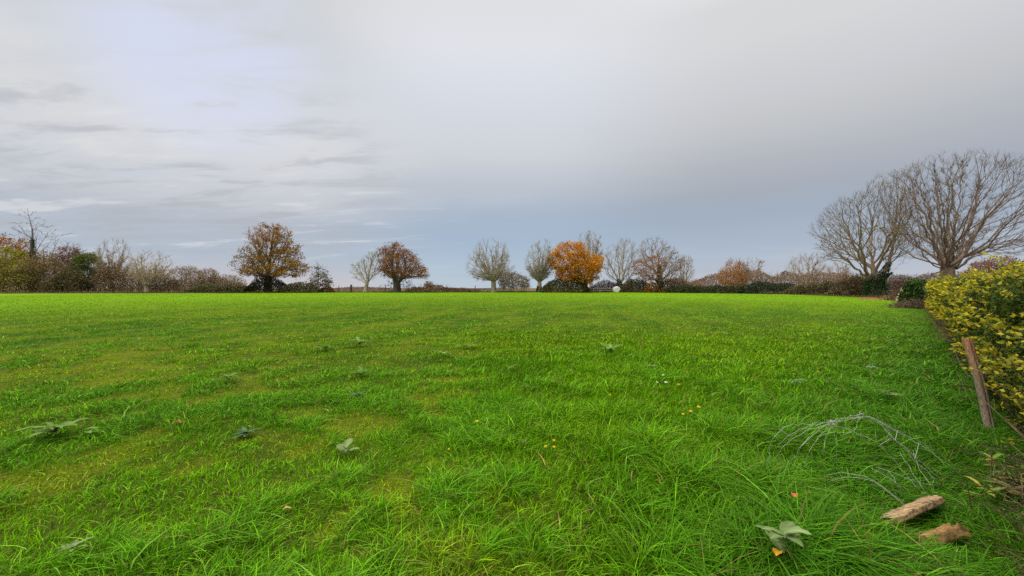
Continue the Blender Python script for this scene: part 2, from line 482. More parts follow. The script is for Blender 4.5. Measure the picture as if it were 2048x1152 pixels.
deck = ramp(Z, [(0, srgb(190, 203, 214)), (.04, srgb(180, 198, 214)), (.12, srgb(164, 184, 206)), (.18, srgb(169, 184, 202)), (.238, srgb(187, 195, 206)), (.315, srgb(208, 212, 218)),
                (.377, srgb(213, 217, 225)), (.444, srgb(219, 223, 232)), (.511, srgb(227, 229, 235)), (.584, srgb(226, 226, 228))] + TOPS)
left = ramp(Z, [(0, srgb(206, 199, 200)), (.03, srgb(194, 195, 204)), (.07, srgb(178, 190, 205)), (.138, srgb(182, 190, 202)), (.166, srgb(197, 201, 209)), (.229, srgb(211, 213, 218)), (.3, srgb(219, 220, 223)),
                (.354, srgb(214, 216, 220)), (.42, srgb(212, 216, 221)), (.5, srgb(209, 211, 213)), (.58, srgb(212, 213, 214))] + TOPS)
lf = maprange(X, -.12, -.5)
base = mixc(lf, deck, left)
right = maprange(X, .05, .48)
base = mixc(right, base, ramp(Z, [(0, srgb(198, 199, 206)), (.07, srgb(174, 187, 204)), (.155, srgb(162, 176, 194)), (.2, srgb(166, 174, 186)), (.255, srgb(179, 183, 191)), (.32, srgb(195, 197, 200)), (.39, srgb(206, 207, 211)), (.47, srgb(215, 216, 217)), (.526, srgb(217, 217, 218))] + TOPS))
# soft lumps of the deck
big = noise(.55, (1, 1.6, 1), 4, .5, (3, 1, 0))
base = mixc(math_('MULTIPLY', maprange(big, .52, .78), .16), base, srgb(222, 224, 228))
base = mixc(math_('MULTIPLY', maprange(big, .48, .25), .14), base, srgb(160, 168, 184))
# streaky broken clouds on the left
st = noise(2.6, (.5, 1.3, 1), 8, .6, (1.3, 4.2, 0), .3)
lm1 = maprange(X, -.12, -.45); lowz = math_('MULTIPLY', maprange(Z, .46, .28), maprange(Z, .04, .1))
m1 = math_('MULTIPLY', math_('MULTIPLY', lm1, lowz), maprange(st, .49, .62))
base = mixc(math_('MULTIPLY', m1, .6), base, srgb(178, 182, 189))
m2 = math_('MULTIPLY', math_('MULTIPLY', lm1, lowz), maprange(st, .46, .32))
base = mixc(math_('MULTIPLY', m2, .55), base, srgb(229, 229, 230))
# a thin place high on the left where blue light comes through
dp = N('ShaderNodeVectorMath'); dp.operation = 'DOT_PRODUCT'; L(tc.outputs['Generated'], dp.inputs[0])
dv = np.array([-.542, .718, .436]); dv /= np.linalg.norm(dv); dp.inputs[1].default_value = dv
gl = math_('MULTIPLY', maprange(dp.outputs['Value'], .975, .998), maprange(st, .7, .42))
base = mixc(math_('MULTIPLY', gl, .8), base, srgb(216, 223, 245))
# a few small flat clouds low in the middle
sm = noise(2.6, (.4, 2.0, 1), 5, .5, (7, 2, 0))
m3 = math_('MULTIPLY', math_('MULTIPLY', maprange(sm, .6, .7), maprange(Z, .1, .14)), math_('MULTIPLY', maprange(Z, .27, .2), maprange(X, .1, -.15)))
base = mixc(math_('MULTIPLY', m3, .55), base, srgb(200, 208, 220))
bg1 = N('ShaderNodeBackground'); L(sky.outputs[0], bg1.inputs[0]); bg1.inputs[1].default_value = .1
bg2 = N('ShaderNodeBackground'); L(base, bg2.inputs[0]); bg2.inputs[1].default_value = 1
mx = N('ShaderNodeMixShader'); mx.inputs[0].default_value = .97
L(bg1.outputs[0], mx.inputs[1]); L(bg2.outputs[0], mx.inputs[2])
wo = N('ShaderNodeOutputWorld'); L(mx.outputs[0], wo.inputs[0])

# ------------------------------------------------------------------ the ground
def ground():
    nr, na = 230, 300
    r = np.r_[0, np.geomspace(.35, 3500, nr - 1)]; a = np.linspace(0, 2 * math.pi, na, endpoint=False)
    # denser towards the view
    a = a - .55 * np.sin(a)
    rr, aa = np.meshgrid(r, a, indexing='ij'); x = rr * np.sin(aa); y = rr * np.cos(aa)
    z = zg(x, y)
    inn = inside(x, y).astype(float)
    u, v = rowcoords(x, y)
    m = fbm(u * .9, v * .3, 40, 4); m2 = fbm(x * .05, y * .05, 41, 3)
    g1 = np.array([.03, .06, .004]); g2 = np.array([.075, .105, .005]); soil = np.array([.045, .045, .008])
    c = g1 + (g2 - g1) * sstep(.35, .65, m)[..., None]
    near = 1 - sstep(6, 20, rr)[..., None]
    c = c * (1 - near * .55) + soil * near * .55
    tf = fbm(x * 2.3, y * 2.3, 61, 3)
    ms = .55 * sstep(.52, .40, .62 * fbm(u * 1.15, v * .42, 60, 3) + .38 * fbm(x * 1.9, y * 1.9, 62, 3) + .45 * (tf - .5))[..., None] * (1 - sstep(-.6, 1.6, x + .15 * y)[..., None] * .8)
    c = c * (1 - .8 * ms) + np.array([.11, .135, .004]) * .8 * ms
    far = sstep(18, 60, rr)[..., None]
    c = c * (1 - far) + (np.array([.12, .22, .003]) * (.8 + .4 * m2[..., None])) * far
    rough = np.array([.105, .08, .035]) * (.6 + .8 * m2[..., None])
    k = inn[..., None]; c = c * k + rough * (1 - k)
    mb = MB()
    i = np.arange(nr - 1)[:, None] * na; j = np.arange(na)[None]; j2 = (j + 1) % na
    q = np.stack([i + j, i + na + j, i + na + j2, i + j2], -1).reshape(-1, 4)
    mb.add(np.stack([x, y, z], -1).reshape(-1, 3), [q], c.reshape(-1, 3))
    m_ = attr_mat('ground_surface', 0, .95, .05); t = m_.node_tree
    p = [n for n in t.nodes if n.type == 'BSDF_PRINCIPLED'][0]; at = [n for n in t.nodes if n.type == 'ATTRIBUTE'][0]
    n = t.nodes.new('ShaderNodeTexNoise'); n.inputs['Scale'].default_value = 3.; n.inputs['Detail'].default_value = 8; n.inputs['Roughness'].default_value = .7
    tc_ = t.nodes.new('ShaderNodeTexCoord'); t.links.new(tc_.outputs['Object'], n.inputs[0])
    mr = t.nodes.new('ShaderNodeMapRange'); mr.inputs[1].default_value = .3; mr.inputs[2].default_value = .7; mr.inputs[3].default_value = .6; mr.inputs[4].default_value = 1.4
    t.links.new(n.outputs['Fac'], mr.inputs[0])
    vm = t.nodes.new('ShaderNodeVectorMath'); vm.operation = 'SCALE'; t.links.new(at.outputs['Color'], vm.inputs[0]); t.links.new(mr.outputs[0], vm.inputs['Scale'])
    t.links.new(vm.outputs[0], p.inputs['Base Color'])
    b = t.nodes.new('ShaderNodeBump'); b.inputs['Strength'].default_value = .8; b.inputs['Distance'].default_value = .06
    t.links.new(n.outputs['Fac'], b.inputs['Height']); t.links.new(b.outputs[0], p.inputs['Normal'])
    return tag(mb.build('ground', m_, None, True), kind='structure')
ground()

# ------------------------------------------------------------------ grass of the field
def blades(mb, x, y, z, h, w, lean, ldir, col, seg):
    n = len(x); b = np.stack([x, y, z], 1)
    ld = np.stack([np.cos(ldir), np.sin(ldir), np.zeros(n)], 1)
    tw = R.random(n) * 2 * math.pi if seg < 3 else ldir + math.pi / 2 + R.normal(size=n) * .9
    s = np.stack([np.cos(tw), np.sin(tw), np.zeros(n)], 1) * (w / 2)[:, None]
    rows = []
    for k in range(seg):
        t = k / seg
        c = b + ld * (lean * h * t ** 1.9)[:, None]; c[:, 2] += h * (t - .42 * np.minimum(lean, 1.5) * t ** 2.2)
        ww = (1, .92, .62, .4)[k] if seg >= 3 else (1, .7)[k]
        rows += [c - s * ww, c + s * ww]
    c = b + ld * (lean * h)[:, None]; c[:, 2] += h * (1 - .42 * np.minimum(lean, 1.5))
    rows.append(c); m = len(rows)
    v = np.stack(rows, 1).reshape(-1, 3); o = np.arange(n)[:, None] * m
    fs = []
    for k in range(seg - 1): fs.append(o + np.array([[2 * k, 2 * k + 1, 2 * k + 3, 2 * k + 2]]))
    fs.append(o + np.array([[m - 3, m - 2, m - 1]]))
    tip = np.repeat(col, m, 0).reshape(n, m, 3).copy()
    mb.add(v, fs, tip.reshape(-1, 3))
def hedge_d(x, y): return (x - y - .9) / math.sqrt(2)     # distance behind the hedge's face line
BLADE_RHO = 3900.
CLEAR = [(2.75, 3.05, 1.0), (2.52, 2.42, .42), (2.42, 2.2, .3)]      # flattened where the old wood lies
def grass():
    half = math.radians(66)
    d = np.geomspace(1.0, 88, 2000)
    rho = BLADE_RHO * np.minimum(1, 4.2 / d) ** 1.9
    pdf = rho * d; cdf = np.r_[0, np.cumsum((pdf[1:] + pdf[:-1]) / 2 * np.diff(d))]
    n = int(cdf[-1] * 2 * half); r = np.interp(R.random(n) * cdf[-1], cdf, d); a = R.uniform(-half, half, n)
    x = r * np.sin(a); y = r * np.cos(a)
    ok = inside(x, y) & (hedge_d(x, y) < .1 + R.random(n) * .5)
    x, y, r = x[ok], y[ok], r[ok]
    u, v = rowcoords(x, y)
    lush = sstep(-.6, 1.6, x + .15 * y) * (1 - sstep(9, 16, y))                        # long rank growth on the near right
    verge = sstep(-3.0, -.3, hedge_d(x, y))                                            # uncut strip along the hedge
    rowm = .62 * fbm(u * 1.15, v * .42, 60, 3) + .38 * fbm(x * 1.9, y * 1.9, 62, 3)                                              # drill rows with bare, mossy gaps
    tuft = fbm(x * 2.3, y * 2.3, 61, 3)
    moss = .8 * sstep(.50, .41, rowm + .6 * (tuft - .5) + .45 * (fbm(x * 4.5, y * 4.5, 64, 2) - .5)) * (1 - lush * .85) * (1 - sstep(14, 34, r) * .75) * (1 - verge)
    tall = sstep(.5, .68, tuft)
    keep = R.random(len(x)) < 2
    ex = .02
    gx = (fbm((x + ex) * 2.3, y * 2.3, 61, 3) - tuft) / ex; gy = (fbm(x * 2.3, (y + ex) * 2.3, 61, 3) - tuft) / ex
    h = (.060 + .085 * tall + .065 * lush + .06 * verge) * (1 - .40 * moss) * R.uniform(.4, 1.35, len(x))
    h *= (1 - .25 * sstep(14, 50, r)) * (1 - .22 * sstep(3.5, 9, r))
    w = .0063 * np.sqrt(np.maximum(1, (r / 4.2) ** 1.9)) * R.uniform(.7, 1.4, len(x)) * (1 + .35 * lush)
    w = np.minimum(w, .1)
    for cx, cy, cr in CLEAR: # trodden down
        h = h * (.5 + .5 * sstep(cr * .55, cr, np.hypot(x - cx, (y - cy) * 1.3)))
    ang = np.arctan2(-gy, -gx) + R.normal(size=len(x)) * 1.0
    wind = np.array([math.cos(-.5), math.sin(-.5)])
    lx = np.cos(ang) * .75 + wind[0] * .35 + R.normal(size=len(x)) * .5; ly = np.sin(ang) * .75 + wind[1] * .35 + R.normal(size=len(x)) * .5
    ld = np.arctan2(ly, lx); lean = np.clip(np.abs(R.normal(.62, .38, len(x))) + .35 * tall + .5 * verge, .05, 1.9)
    c1 = np.array([.080, .25, .002]); c2 = np.array([.175, .39, .002]); cm = np.array([.31, .32, .004]); cb = np.array([.055, .18, .010])
    t = np.clip(R.normal(.5, .3, len(x)) + (fbm(x * .7, y * .7, 70) - .5) * 1.2, 0, 1)[:, None]
    c = c1 + (c2 - c1) * t
    c = c * (1 - .45 * tall[:, None] * (1 - lush[:, None])) + cb * .45 * tall[:, None] * (1 - lush[:, None])
    mm = (moss * R.uniform(.25, 1.0, len(x)))[:, None]; c = c * (1 - .75 * mm) + cm * .75 * mm
    warm = (sstep(.48, .62, fbm(x * .09 + 5, y * .09, 71)) * .4)[:, None]
    c = c * (1 - warm) + np.array([.21, .35, .002]) * warm
    farc = sstep(15, 50, r)[:, None] * .6
    c = c * (1 - farc) + np.array([.205, .40, .002]) * farc
    long = R.random(len(x)) < .035; h[long] *= 1.35; w[long] *= 1.35; c[long] = c[long] * .6 + np.array([.19, .30, .05]) * .4; lean[long] = np.minimum(lean[long] + .4, 1.7)
    c = c * (1 - .7 * verge[:, None]) + np.array([.040, .15, .006]) * .7 * verge[:, None]
    c = c * (1 - .20 * lush[:, None])
    straw = R.random(len(x)) < (.022 + .06 * moss); c[straw] = np.array([.30, .20, .06]) * R.uniform(.5, 1.1, (straw.sum(), 1))
    c = np.clip(c * np.exp(R.normal(.02, 1, (len(x), 1)) * (.38 - .22 * sstep(8, 30, r)[:, None])), .002, .6)
    z = zg(x, y) - .006
    mb = MB()
    for (lo, hi, sg) in ((0, 5.0, 4), (5.0, 13, 2), (13, 999, 1)):
        k = keep & (r >= lo) & (r < hi)
        blades(mb, x[k], y[k], z[k], h[k], w[k], lean[k], ld[k], c[k], sg)
    tag(mb.build('grass', GRASS), kind='stuff')
grass()
def margin_grass():
    """rank brown and green grass on the uncut margin round the far side of the field"""
    mb = MB(); pts = FIELD[0:11]
    for (x0, y0), (x1, y1) in zip(pts[:-1], pts[1:]):
        l = math.hypot(x1 - x0, y1 - y0); n = int(l * 130); t = R.random(n)
        nx, ny = -(y1 - y0) / l, (x1 - x0) / l
        off = R.uniform(-.2, 4.5, n)
        x = x0 + (x1 - x0) * t + nx * off; y = y0 + (y1 - y0) * t + ny * off
        h = R.uniform(.15, .5, n) * (.5 + fbm(x * .4, y * .4, 90)) * (.55 + .45 * sstep(-.2, 1.2, off))
        cc = palette(n, [(.26, .165, .075), (.34, .23, .11), (.09, .13, .03), (.06, .09, .02), (.19, .11, .05)], [4, 3, 3, 2, 3])
        gr = off < .8; cc[gr] = palette(int(gr.sum()), [(.04, .085, .014), (.06, .12, .016), (.13, .09, .04)], [4, 3, 1])
        blades(mb, x, y, zg(x, y) - .02, h, R.uniform(.03, .08, n), np.abs(R.normal(.5, .3, n)), R.random(n) * 6.28, cc, 2)
    tag(mb.build('margin_grass', GRASS), kind='stuff')
margin_grass()
# ------------------------------------------------------------------ palettes
ASH = (.32, .27, .2); OAKB = (.10, .08, .06); BROWN = (.17, .115, .075); DARKB = (.07, .055, .045); PALE = (.37, .31, .225)
RUST = [(.38, .17, .045), (.28, .125, .04), (.46, .22, .06), (.19, .095, .04)]
GOLD = [(.58, .25, .014), (.66, .33, .025), (.47, .18, .014), (.30, .13, .02)]
OLIVEGOLD = [(.33, .175, .02), (.23, .14, .02), (.42, .22, .025), (.13, .10, .025), (.30, .13, .025)]
BRAMBLE = [(.065, .085, .03), (.10, .12, .04), (.045, .055, .024), (.20, .13, .06)]
SCRUB = [(.27, .175, .08), (.19, .13, .06), (.32, .19, .09), (.15, .13, .045)]
OLIVE = [(.12, .12, .025), (.09, .09, .025), (.15, .11, .03), (.06, .07, .02)]

# ------------------------------------------------------------------ the wood on the far left
tree('russet_oak', 'russet leaved oak crown cut by the left edge of the photo', 'tree', 84,
     [(466, -15, 18), (474, -40, 36), (490, -60, 52), (510, -65, 62), (540, -60, 58), (560, -40, 45)],
     [[(-5, 583), (-3, 560), (-6, 530), (0, 490)], [(-4, 545), (25, 520), (38, 500)], [(-4, 550), (-35, 515)]],
     520, .32, .028, .4, OAKB, [(3600, .30, RUST, [4, 3, 3, 2], .45, None)], step=.8)
tree('yellow_green_tree', 'yellow-green field maple in the wood on the far left', 'tree', 79,
     [(497, 0, 30), (505, -22, 46), (525, -40, 52), (545, -42, 54), (570, -30, 44)],
     [[(8, 584), (8, 560), (10, 520)], [(8, 560), (30, 530)], [(8, 560), (-18, 535)]],
     380, .2, .025, .4, BROWN, [(4200, .27, [(.27, .27, .02), (.36, .30, .02), (.20, .22, .02), (.14, .13, .02)], [4, 3, 3, 2], .4, None)], step=.8)
tree('dead_tree', 'dead bare stag-headed oak with ivied trunk rising above the left wood', 'tree', 81, [(430, 45, 62), (455, 30, 95), (480, 60, 140), (505, 60, 160)],
     [[(68, 583), (67, 540), (65, 500), (65, 470), (64.5, 458), (61, 447), (60, 440), (57, 430), (55, 421)],
      [(64, 462), (52, 463), (38, 467), (28, 471), (20, 471)], [(61, 448), (50, 447, 1), (40, 448), (30, 445), (19, 446)],
      [(60, 440), (50, 436), (41, 431), (31, 432)], [(57, 432), (50, 426), (45, 422)], [(58, 434), (66, 427), (72, 424)],
      [(62, 446), (72, 436, -1), (80, 438), (90, 441)], [(65, 458), (75, 456, 1), (88, 454), (104, 455)], [(65, 455), (74, 449), (88, 450), (100, 454)],
      [(66, 460), (76, 459, -1), (82, 467), (94, 472), (105, 466), (112, 461)], [(66, 478), (76, 475.5), (95, 476, .5), (106, 471), (122, 470), (136, 467)],
      [(94, 476), (106, 482), (118, 484), (128, 490)], [(66, 480), (76, 484), (86, 490), (100, 497)],
      [(68, 560), (86, 545, 1), (104, 527), (114, 517), (122, 504), (134, 501), (142, 497), (147, 487)], [(114, 517), (126, 514.5), (140, 513.5), (154, 513)],
      [(122, 504), (116, 496), (108, 488)], [(142, 498), (152, 488), (161, 491)], [(134, 501), (147, 494), (158, 499)]],
     60, .5, .03, .8, (.20, .145, .115), None, [([(68, 578), (67, 540), (65, 505), (64.5, 478)], [.75, .62, .5, .3], 1300, .22)], 2, .7, shell=.9, step=.55, tr_split=.22, jit=.12, sides=False)
tree('russet_tree', 'small russet-crowned tree behind the dead branches on the left', 'tree', 88,
     [(493, 128, 140), (500, 118, 152), (515, 112, 158), (540, 110, 160)], [[(136, 582), (136, 550), (137, 515)]], 220, .16, .025, .4, OAKB,
     [(1500, .26, [(.22, .10, .05), (.16, .08, .04), (.28, .13, .06)], None, .4, None)], step=.8)
tree('green_tree', 'rounded green hawthorn between the dead tree and the bare pollards', 'tree', 80,
     [(507, 164, 184), (514, 154, 194), (530, 149, 201), (550, 150, 203), (570, 158, 196)],
     [[(176, 583), (176, 560), (175, 530)], [(176, 565), (190, 540)], [(176, 565), (162, 540)]],
     320, .16, .025, .4, BROWN, [(4200, .25, [(.085, .12, .02), (.12, .15, .022), (.06, .09, .018), (.14, .12, .03)], [4, 3, 3, 1], .4, None)], step=.8)
def scrub(label, d, prof, dep, n, cols=SCRUB, w=None, size=.24, stems=160, stem_c=(.2, .14, .09), name='scrub_thicket', cat='scrub', group='brown scrub along the far hedge', **k):
    return thicket(name, label, cat, d, prof, dep, n, size, cols, w, stems, stem_c, group, **k)
scrub('dark olive scrub at the far left edge under the yellow-green tree', 77, [(-60, 540), (-20, 530), (20, 536), (60, 520), (80, 545)], 5, 5200,
      [(.20, .20, .03), (.27, .24, .035), (.13, .13, .03), (.32, .24, .045)], [3, 3, 2, 2], stems=140)
scrub('brown scrub in front of the dead tree trunk', 78, [(48, 545), (62, 512), (85, 503), (108, 512), (125, 525), (150, 545)], 6, 5600,
      [(.23, .16, .065), (.17, .12, .05), (.29, .19, .07), (.12, .105, .04)], None, stems=170, lump=.25)
scrub('dark thorn scrub between the dead tree and the green hawthorn', 76, [(100, 560), (118, 542), (140, 536), (158, 548), (172, 566)], 4, 3600,
      [(.11, .10, .04), (.18, .13, .055), (.075, .07, .03)], None, stems=90)
tree('pollard_ash', 'bare pollard ash right of the green hawthorn on the left', 'tree', 80,
     [(478, 226, 240), (486, 205, 252), (505, 196, 258), (530, 194, 262), (556, 203, 254)], [[(223, 583), (223, 572), (223, 562)]], 520, .33, .026, .6, (.36, .27, .18),
     None, None, 2, .9, auto=13, knuckle=(223, 562), shell=.72, group='bare pollard trees round the field')
scrub('brown scrub round the foot of the pollards on the left', 79, [(190, 560), (210, 534), (240, 530), (262, 536), (300, 540), (330, 545), (346, 565)], 4, 5200, 
      [(.30, .20, .10), (.22, .15, .075), (.36, .23, .12), (.15, .12, .055)], None, stems=330, stem_h=1.25, lump=.4)
tree('pollard_ash', 'low pale-stemmed pollard ash fanning wide before brown scrub on the left', 'tree', 76,
     [(500, 290, 312), (507, 272, 326), (520, 264, 335), (540, 261, 341), (560, 270, 338)], [[(293, 583.5), (293, 578), (293, 573)]], 520, .3, .024, .6, (.44, .35, .24),
     None, None, 2, .8, auto=14, knuckle=(293, 573), shell=.72, group='bare pollard trees round the field')
shrub('bare_shrub', 'twiggy brown shrub left of the bramble bank before the big oak', 'shrub', 80, [(532, 366, 388), (540, 346, 403), (556, 341, 407), (572, 344, 405)], (373, 583), 420, .02, (.27, .2, .12),
      [(900, .2, [(.24, .17, .08), (.17, .12, .06), (.28, .17, .08)], None, .3, None)], 14, group='bare shrubs along the far hedge', base_w=44)
shrub('bare_shrub', 'rounded russet shrub behind the bramble bank before the big oak', 'shrub', 84, [(538, 408, 424), (546, 398, 436), (560, 396, 442), (574, 400, 438)], (417, 583), 360, .02, (.25, .16, .1),
      [(1000, .2, [(.24, .14, .07), (.20, .17, .06), (.28, .16, .07)], None, .3, None)], 11, group='bare shrubs along the far hedge', base_w=30)
shrub('bare_shrub', 'low pale shrub just left of the big oak', 'shrub', 84, [(550, 446, 466), (556, 438, 482), (568, 436, 490), (576, 438, 488)], (460, 583), 300, .02, (.27, .19, .11),
      [(700, .2, [(.25, .17, .08), (.20, .15, .07)], None, .3, None)], 10, group='bare shrubs along the far hedge', base_w=36)
scrub('tan scrub behind the bramble bank left of the big oak', 85, [(336, 570), (350, 556), (390, 558), (430, 556), (470, 562), (492, 572)], 3, 2400, [(.22, .15, .075), (.17, .14, .05), (.26, .17, .09)], None, stems=160)
thicket('bramble_bank', 'long dark bramble bank left of the big oak', 'brambles', 77, [(376, 578), (388, 571), (405, 568.5), (440, 569), (470, 571), (495, 574)], 3, 3400, .24, BRAMBLE, None, 40, group='bramble banks at the field edge', lump=.25)

# ------------------------------------------------------------------ the big oak and its neighbours
tree('oak_tree', 'tallest autumn oak with golden-brown leaves standing alone left of centre', 'tree', 80,
     [(444, 541, 558), (449, 520, 566), (457, 506, 580), (468, 496, 586), (480, 490, 588), (498, 489, 594), (514, 482, 600), (530, 475, 610), (543, 477, 608), (554, 492, 600)],
     [[(536, 583), (536, 570), (535, 556), (537, 535), (541, 510), (545, 480), (548, 455)],
      [(536, 545), (520, 515, 1), (508, 488), (500, 470)], [(536, 540), (556, 510, -1), (572, 485), (580, 465)], [(536, 555), (512, 540), (490, 533)],
      [(536, 552), (560, 538), (588, 532), (603, 530)], [(536, 552), (556, 545, -5), (575, 545, -7)], [(536, 552), (522, 540, 5), (505, 540, 7)], [(538, 530), (530, 500, -3), (526, 470), (516, 450)], [(536, 548), (540, 530, -5), (546, 520, -8)]],
     1250, .62, .03, .38, OAKB,
     [(5200, .27, OLIVEGOLD, [4, 3, 3, 2, 2], .38, (470, 615, 500, 560)), (2500, .25, RUST + OLIVEGOLD, None, .36, (531, 615, 440, 502)), (550, .24, RUST, None, .4, (470, 531, 440, 502))],
     None, 1, .7, shell=.45, step=.7, rag=.34, lm_k=1.5)
thicket('ivy_mound', 'dark ivy and bramble mound smothering the foot of the big oak', 'ivy mound', 78.5, [(486, 576), (500, 570), (512, 558), (528, 551), (546, 552), (560, 562), (572, 572)], 4, 4200, .22,
        [(.03, .035, .018), (.045, .05, .022), (.022, .022, .014), (.08, .06, .03)], None, 50, (.09, .07, .05), lump=.2)
thicket('bramble_bank', 'dark bramble hump between the big oak and the sparse sapling', 'brambles', 78, [(562, 578), (578, 569), (596, 565), (612, 566), (628, 570), (640, 579)], 3, 2600, .22, BRAMBLE, None, 40, group='bramble banks at the field edge', lump=.2)
tree('sparse_sapling', 'slim sapling with few dull leaves right of the big oak', 'tree', 80,
     [(527, 630, 640), (540, 626, 650), (553, 622, 660), (565, 617, 665), (573, 622, 664)], [[(636, 583), (636, 572), (637, 556), (638, 536), (633, 522)], [(637, 560), (650, 545), (653, 532)]],
     190, .13, .022, .45, (.2, .16, .11), [(520, .26, [(.13, .11, .05), (.17, .14, .07), (.08, .075, .035)], None, .3, (615, 668, 534, 575))], step=.5, shell=.3)
scrub('low rusty bush at the foot of the sparse sapling', 81, [(640, 581), (648, 572), (656, 569), (664, 574), (668, 581)], 2, 700, [(.28, .12, .06), (.20, .10, .05)], None, .2, 30, name='rusty_bush', cat='bush', group=None)
tree('bare_ash', 'bare two-stemmed ash leaning towards the copper oak', 'tree', 82,
     [(503, 736, 757), (515, 728, 757), (530, 706, 756), (545, 703, 754), (558, 712, 750)],
     [[(731, 584), (732, 575), (734, 567)], [(734, 568), (727, 555), (717, 541), (708, 532)], [(734, 568), (738, 550), (741, 530), (744, 512)], [(734, 568), (743, 553), (750, 540)], [(734, 566), (733, 545, 1), (728, 525)], [(733, 569), (722, 560), (710, 556)]],
     430, .34, .024, .6, (.38, .32, .23), None, None, 2, .8, shell=.5, group='bare pollard trees round the field', tr_split=.4)
tree('copper_oak', 'broad copper-leaved oak forking from two dark knobs beside the bare ash', 'tree', 81,
     [(484, 781, 795), (491, 772, 806), (500, 755, 820), (510, 752, 828), (525, 750, 840), (540, 757, 852), (550, 762, 857), (558, 772, 852)],
     [[(794, 584), (794, 575), (793.5, 567)], [(793.5, 568), (790, 560), (787, 552), (784, 535), (786, 505)], [(793.5, 568), (802, 560), (808, 550), (812, 530, 1), (806, 505)],
      [(787, 552), (775, 540), (762, 528), (755, 515)], [(804, 558), (818, 553), (834, 553), (848, 553)], [(806, 555), (822, 545, -2), (836, 535)], [(789, 556), (778, 552), (766, 551)], [(804, 557), (800, 540, -4), (796, 520, -6)], [(787, 552), (794, 540, 5), (798, 520, 6)]],
     1150, .62, .028, .38, OAKB, [(5200, .24, [(.33, .15, .055), (.25, .105, .04), (.40, .20, .075), (.16, .08, .035)], [4, 3, 2, 2], .36, (745, 862, 480, 554))], None, 1, .7, shell=.42, step=.6, tr_split=.3, rag=.3, lm_k=1.7)
shrub('bare_shrub', 'dark bare suckers round the trunk of the copper oak', 'shrub', 82, [(560, 775, 825), (568, 765, 830), (578, 765, 832)], (797, 584), 200, .018, (.1, .08, .065), None, 8, group='bare shrubs along the far hedge', base_w=50, twig_len=.5)
thicket('bramble_bank', 'reddish bramble patch between the copper oak and the round pollard', 'brambles', 80, [(815, 581), (830, 573), (858, 569.5), (885, 571), (910, 574), (935, 577), (960, 580)], 3, 3000, .22,
        [(.22, .125, .07), (.16, .10, .05), (.27, .15, .08), (.11, .10, .04)], None, 120, (.17, .1, .07), 'bramble banks at the field edge', lump=.4, stem_h=1.5)
shrub('bare_shrub', 'straw-coloured little shrub standing behind the reddish bramble patch', 'shrub', 84, [(563, 852, 862), (568, 848, 868), (576, 848, 868)], (857, 583), 110, .018, (.33, .25, .14), [(260, .2, [(.4, .3, .16), (.32, .22, .12)], None, .2, None)], 5, group='bare shrubs along the far hedge', base_w=6, twig_len=.4)
tree('pollard_ash', 'round-headed pollard ash, the one standing clear of its neighbours near the centre', 'tree', 82,
     [(479, 968, 992), (488, 947, 1012), (505, 940, 1021), (528, 936, 1026), (545, 933, 1028), (557, 944, 1022)],
     [[(987, 584), (987.5, 574), (987, 563)]], 900, .50, .025, .62, PALE, None, None, 2, .9, auto=22, knuckle=(987, 562), shell=.72, group='bare pollard trees round the field', keys=50, flare=.3)
shrub('bare_shrub', 'dense brown shrub at the right foot of the round pollard', 'shrub', 82, [(545, 1012, 1030), (552, 1000, 1050), (562, 996, 1062), (576, 996, 1066)], (1030, 584), 520, .02, (.29, .21, .13),
      [(1500, .2, [(.24, .16, .08), (.17, .11, .06), (.22, .12, .06), (.12, .10, .04)], None, .3, None)], 15, group='bare shrubs along the far hedge', base_w=52)
tree('pollard_ash', 'tall-stemmed pollard ash at the left shoulder of the orange tree', 'tree', 82,
     [(479, 1084, 1098), (490, 1066, 1104), (510, 1054, 1108), (538, 1048, 1110), (553, 1060, 1102)], [[(1079, 584), (1079, 574), (1079, 565)]], 640, .44, .025, .62, PALE,
     None, [([(1079, 583), (1079, 572)], [.7, .6], 500, .2)], 2, .9, auto=16, knuckle=(1079, 564), shell=.72, group='bare pollard trees round the field', flare=.3)
tree('orange_tree', 'bright orange-leaved oak in the middle of the far hedge', 'tree', 81,
     [(482, 1122, 1155), (488, 1112, 1168), (498, 1106, 1172), (508, 1103, 1186), (515, 1101, 1200), (530, 1098, 1204), (545, 1104, 1199), (557, 1108, 1193), (565, 1122, 1188)],
     [[(1171, 584), (1171, 574), (1172, 562), (1168, 545), (1158, 520), (1148, 500)], [(1172, 566), (1182, 552), (1192, 535)], [(1170, 556), (1150, 545, 3), (1125, 535)], [(1168, 545), (1150, 535, -4), (1130, 515)], [(1171, 562), (1155, 556, -3), (1130, 553)]],
     900, .42, .026, .38, DARKB, [(6800, .27, GOLD, [4, 3, 3, 1], .42, None)], None, 1, .6, shell=.45, step=.7, rag=.24)
tree('pollard_ash', 'tall bare pollard rising behind the right side of the orange tree', 'tree', 92,
     [(461, 1172, 1188), (470, 1160, 1198), (485, 1156, 1204), (505, 1158, 1206), (530, 1160, 1204)], [[(1182, 581), (1182, 568), (1182, 552)]], 420, .4, .027, .62, (.40, .34, .25),
     None, None, 2, 1., auto=13, knuckle=(1182, 551), shell=.72, group='bare pollard trees round the field')
scrub('dark olive holly scrub under the orange tree', 80, [(1082, 578), (1095, 566), (1112, 560), (1130, 562), (1150, 556), (1165, 562), (1178, 578)], 4, 4400,
      [(.08, .085, .03), (.15, .14, .04), (.22, .15, .045), (.055, .06, .022)], [3, 3, 2, 3], .24, 60, (.08, .06, .05))
scrub('bare brown scrub behind the rail gate and the white bale', 86, [(1172, 577), (1190, 569), (1206, 562), (1222, 563), (1245, 566), (1250, 578)], 3, 2200, [(.17, .11, .075), (.13, .09, .06), (.2, .13, .09)], None, .2, 260, (.2, .14, .11), stem_h=1.2)
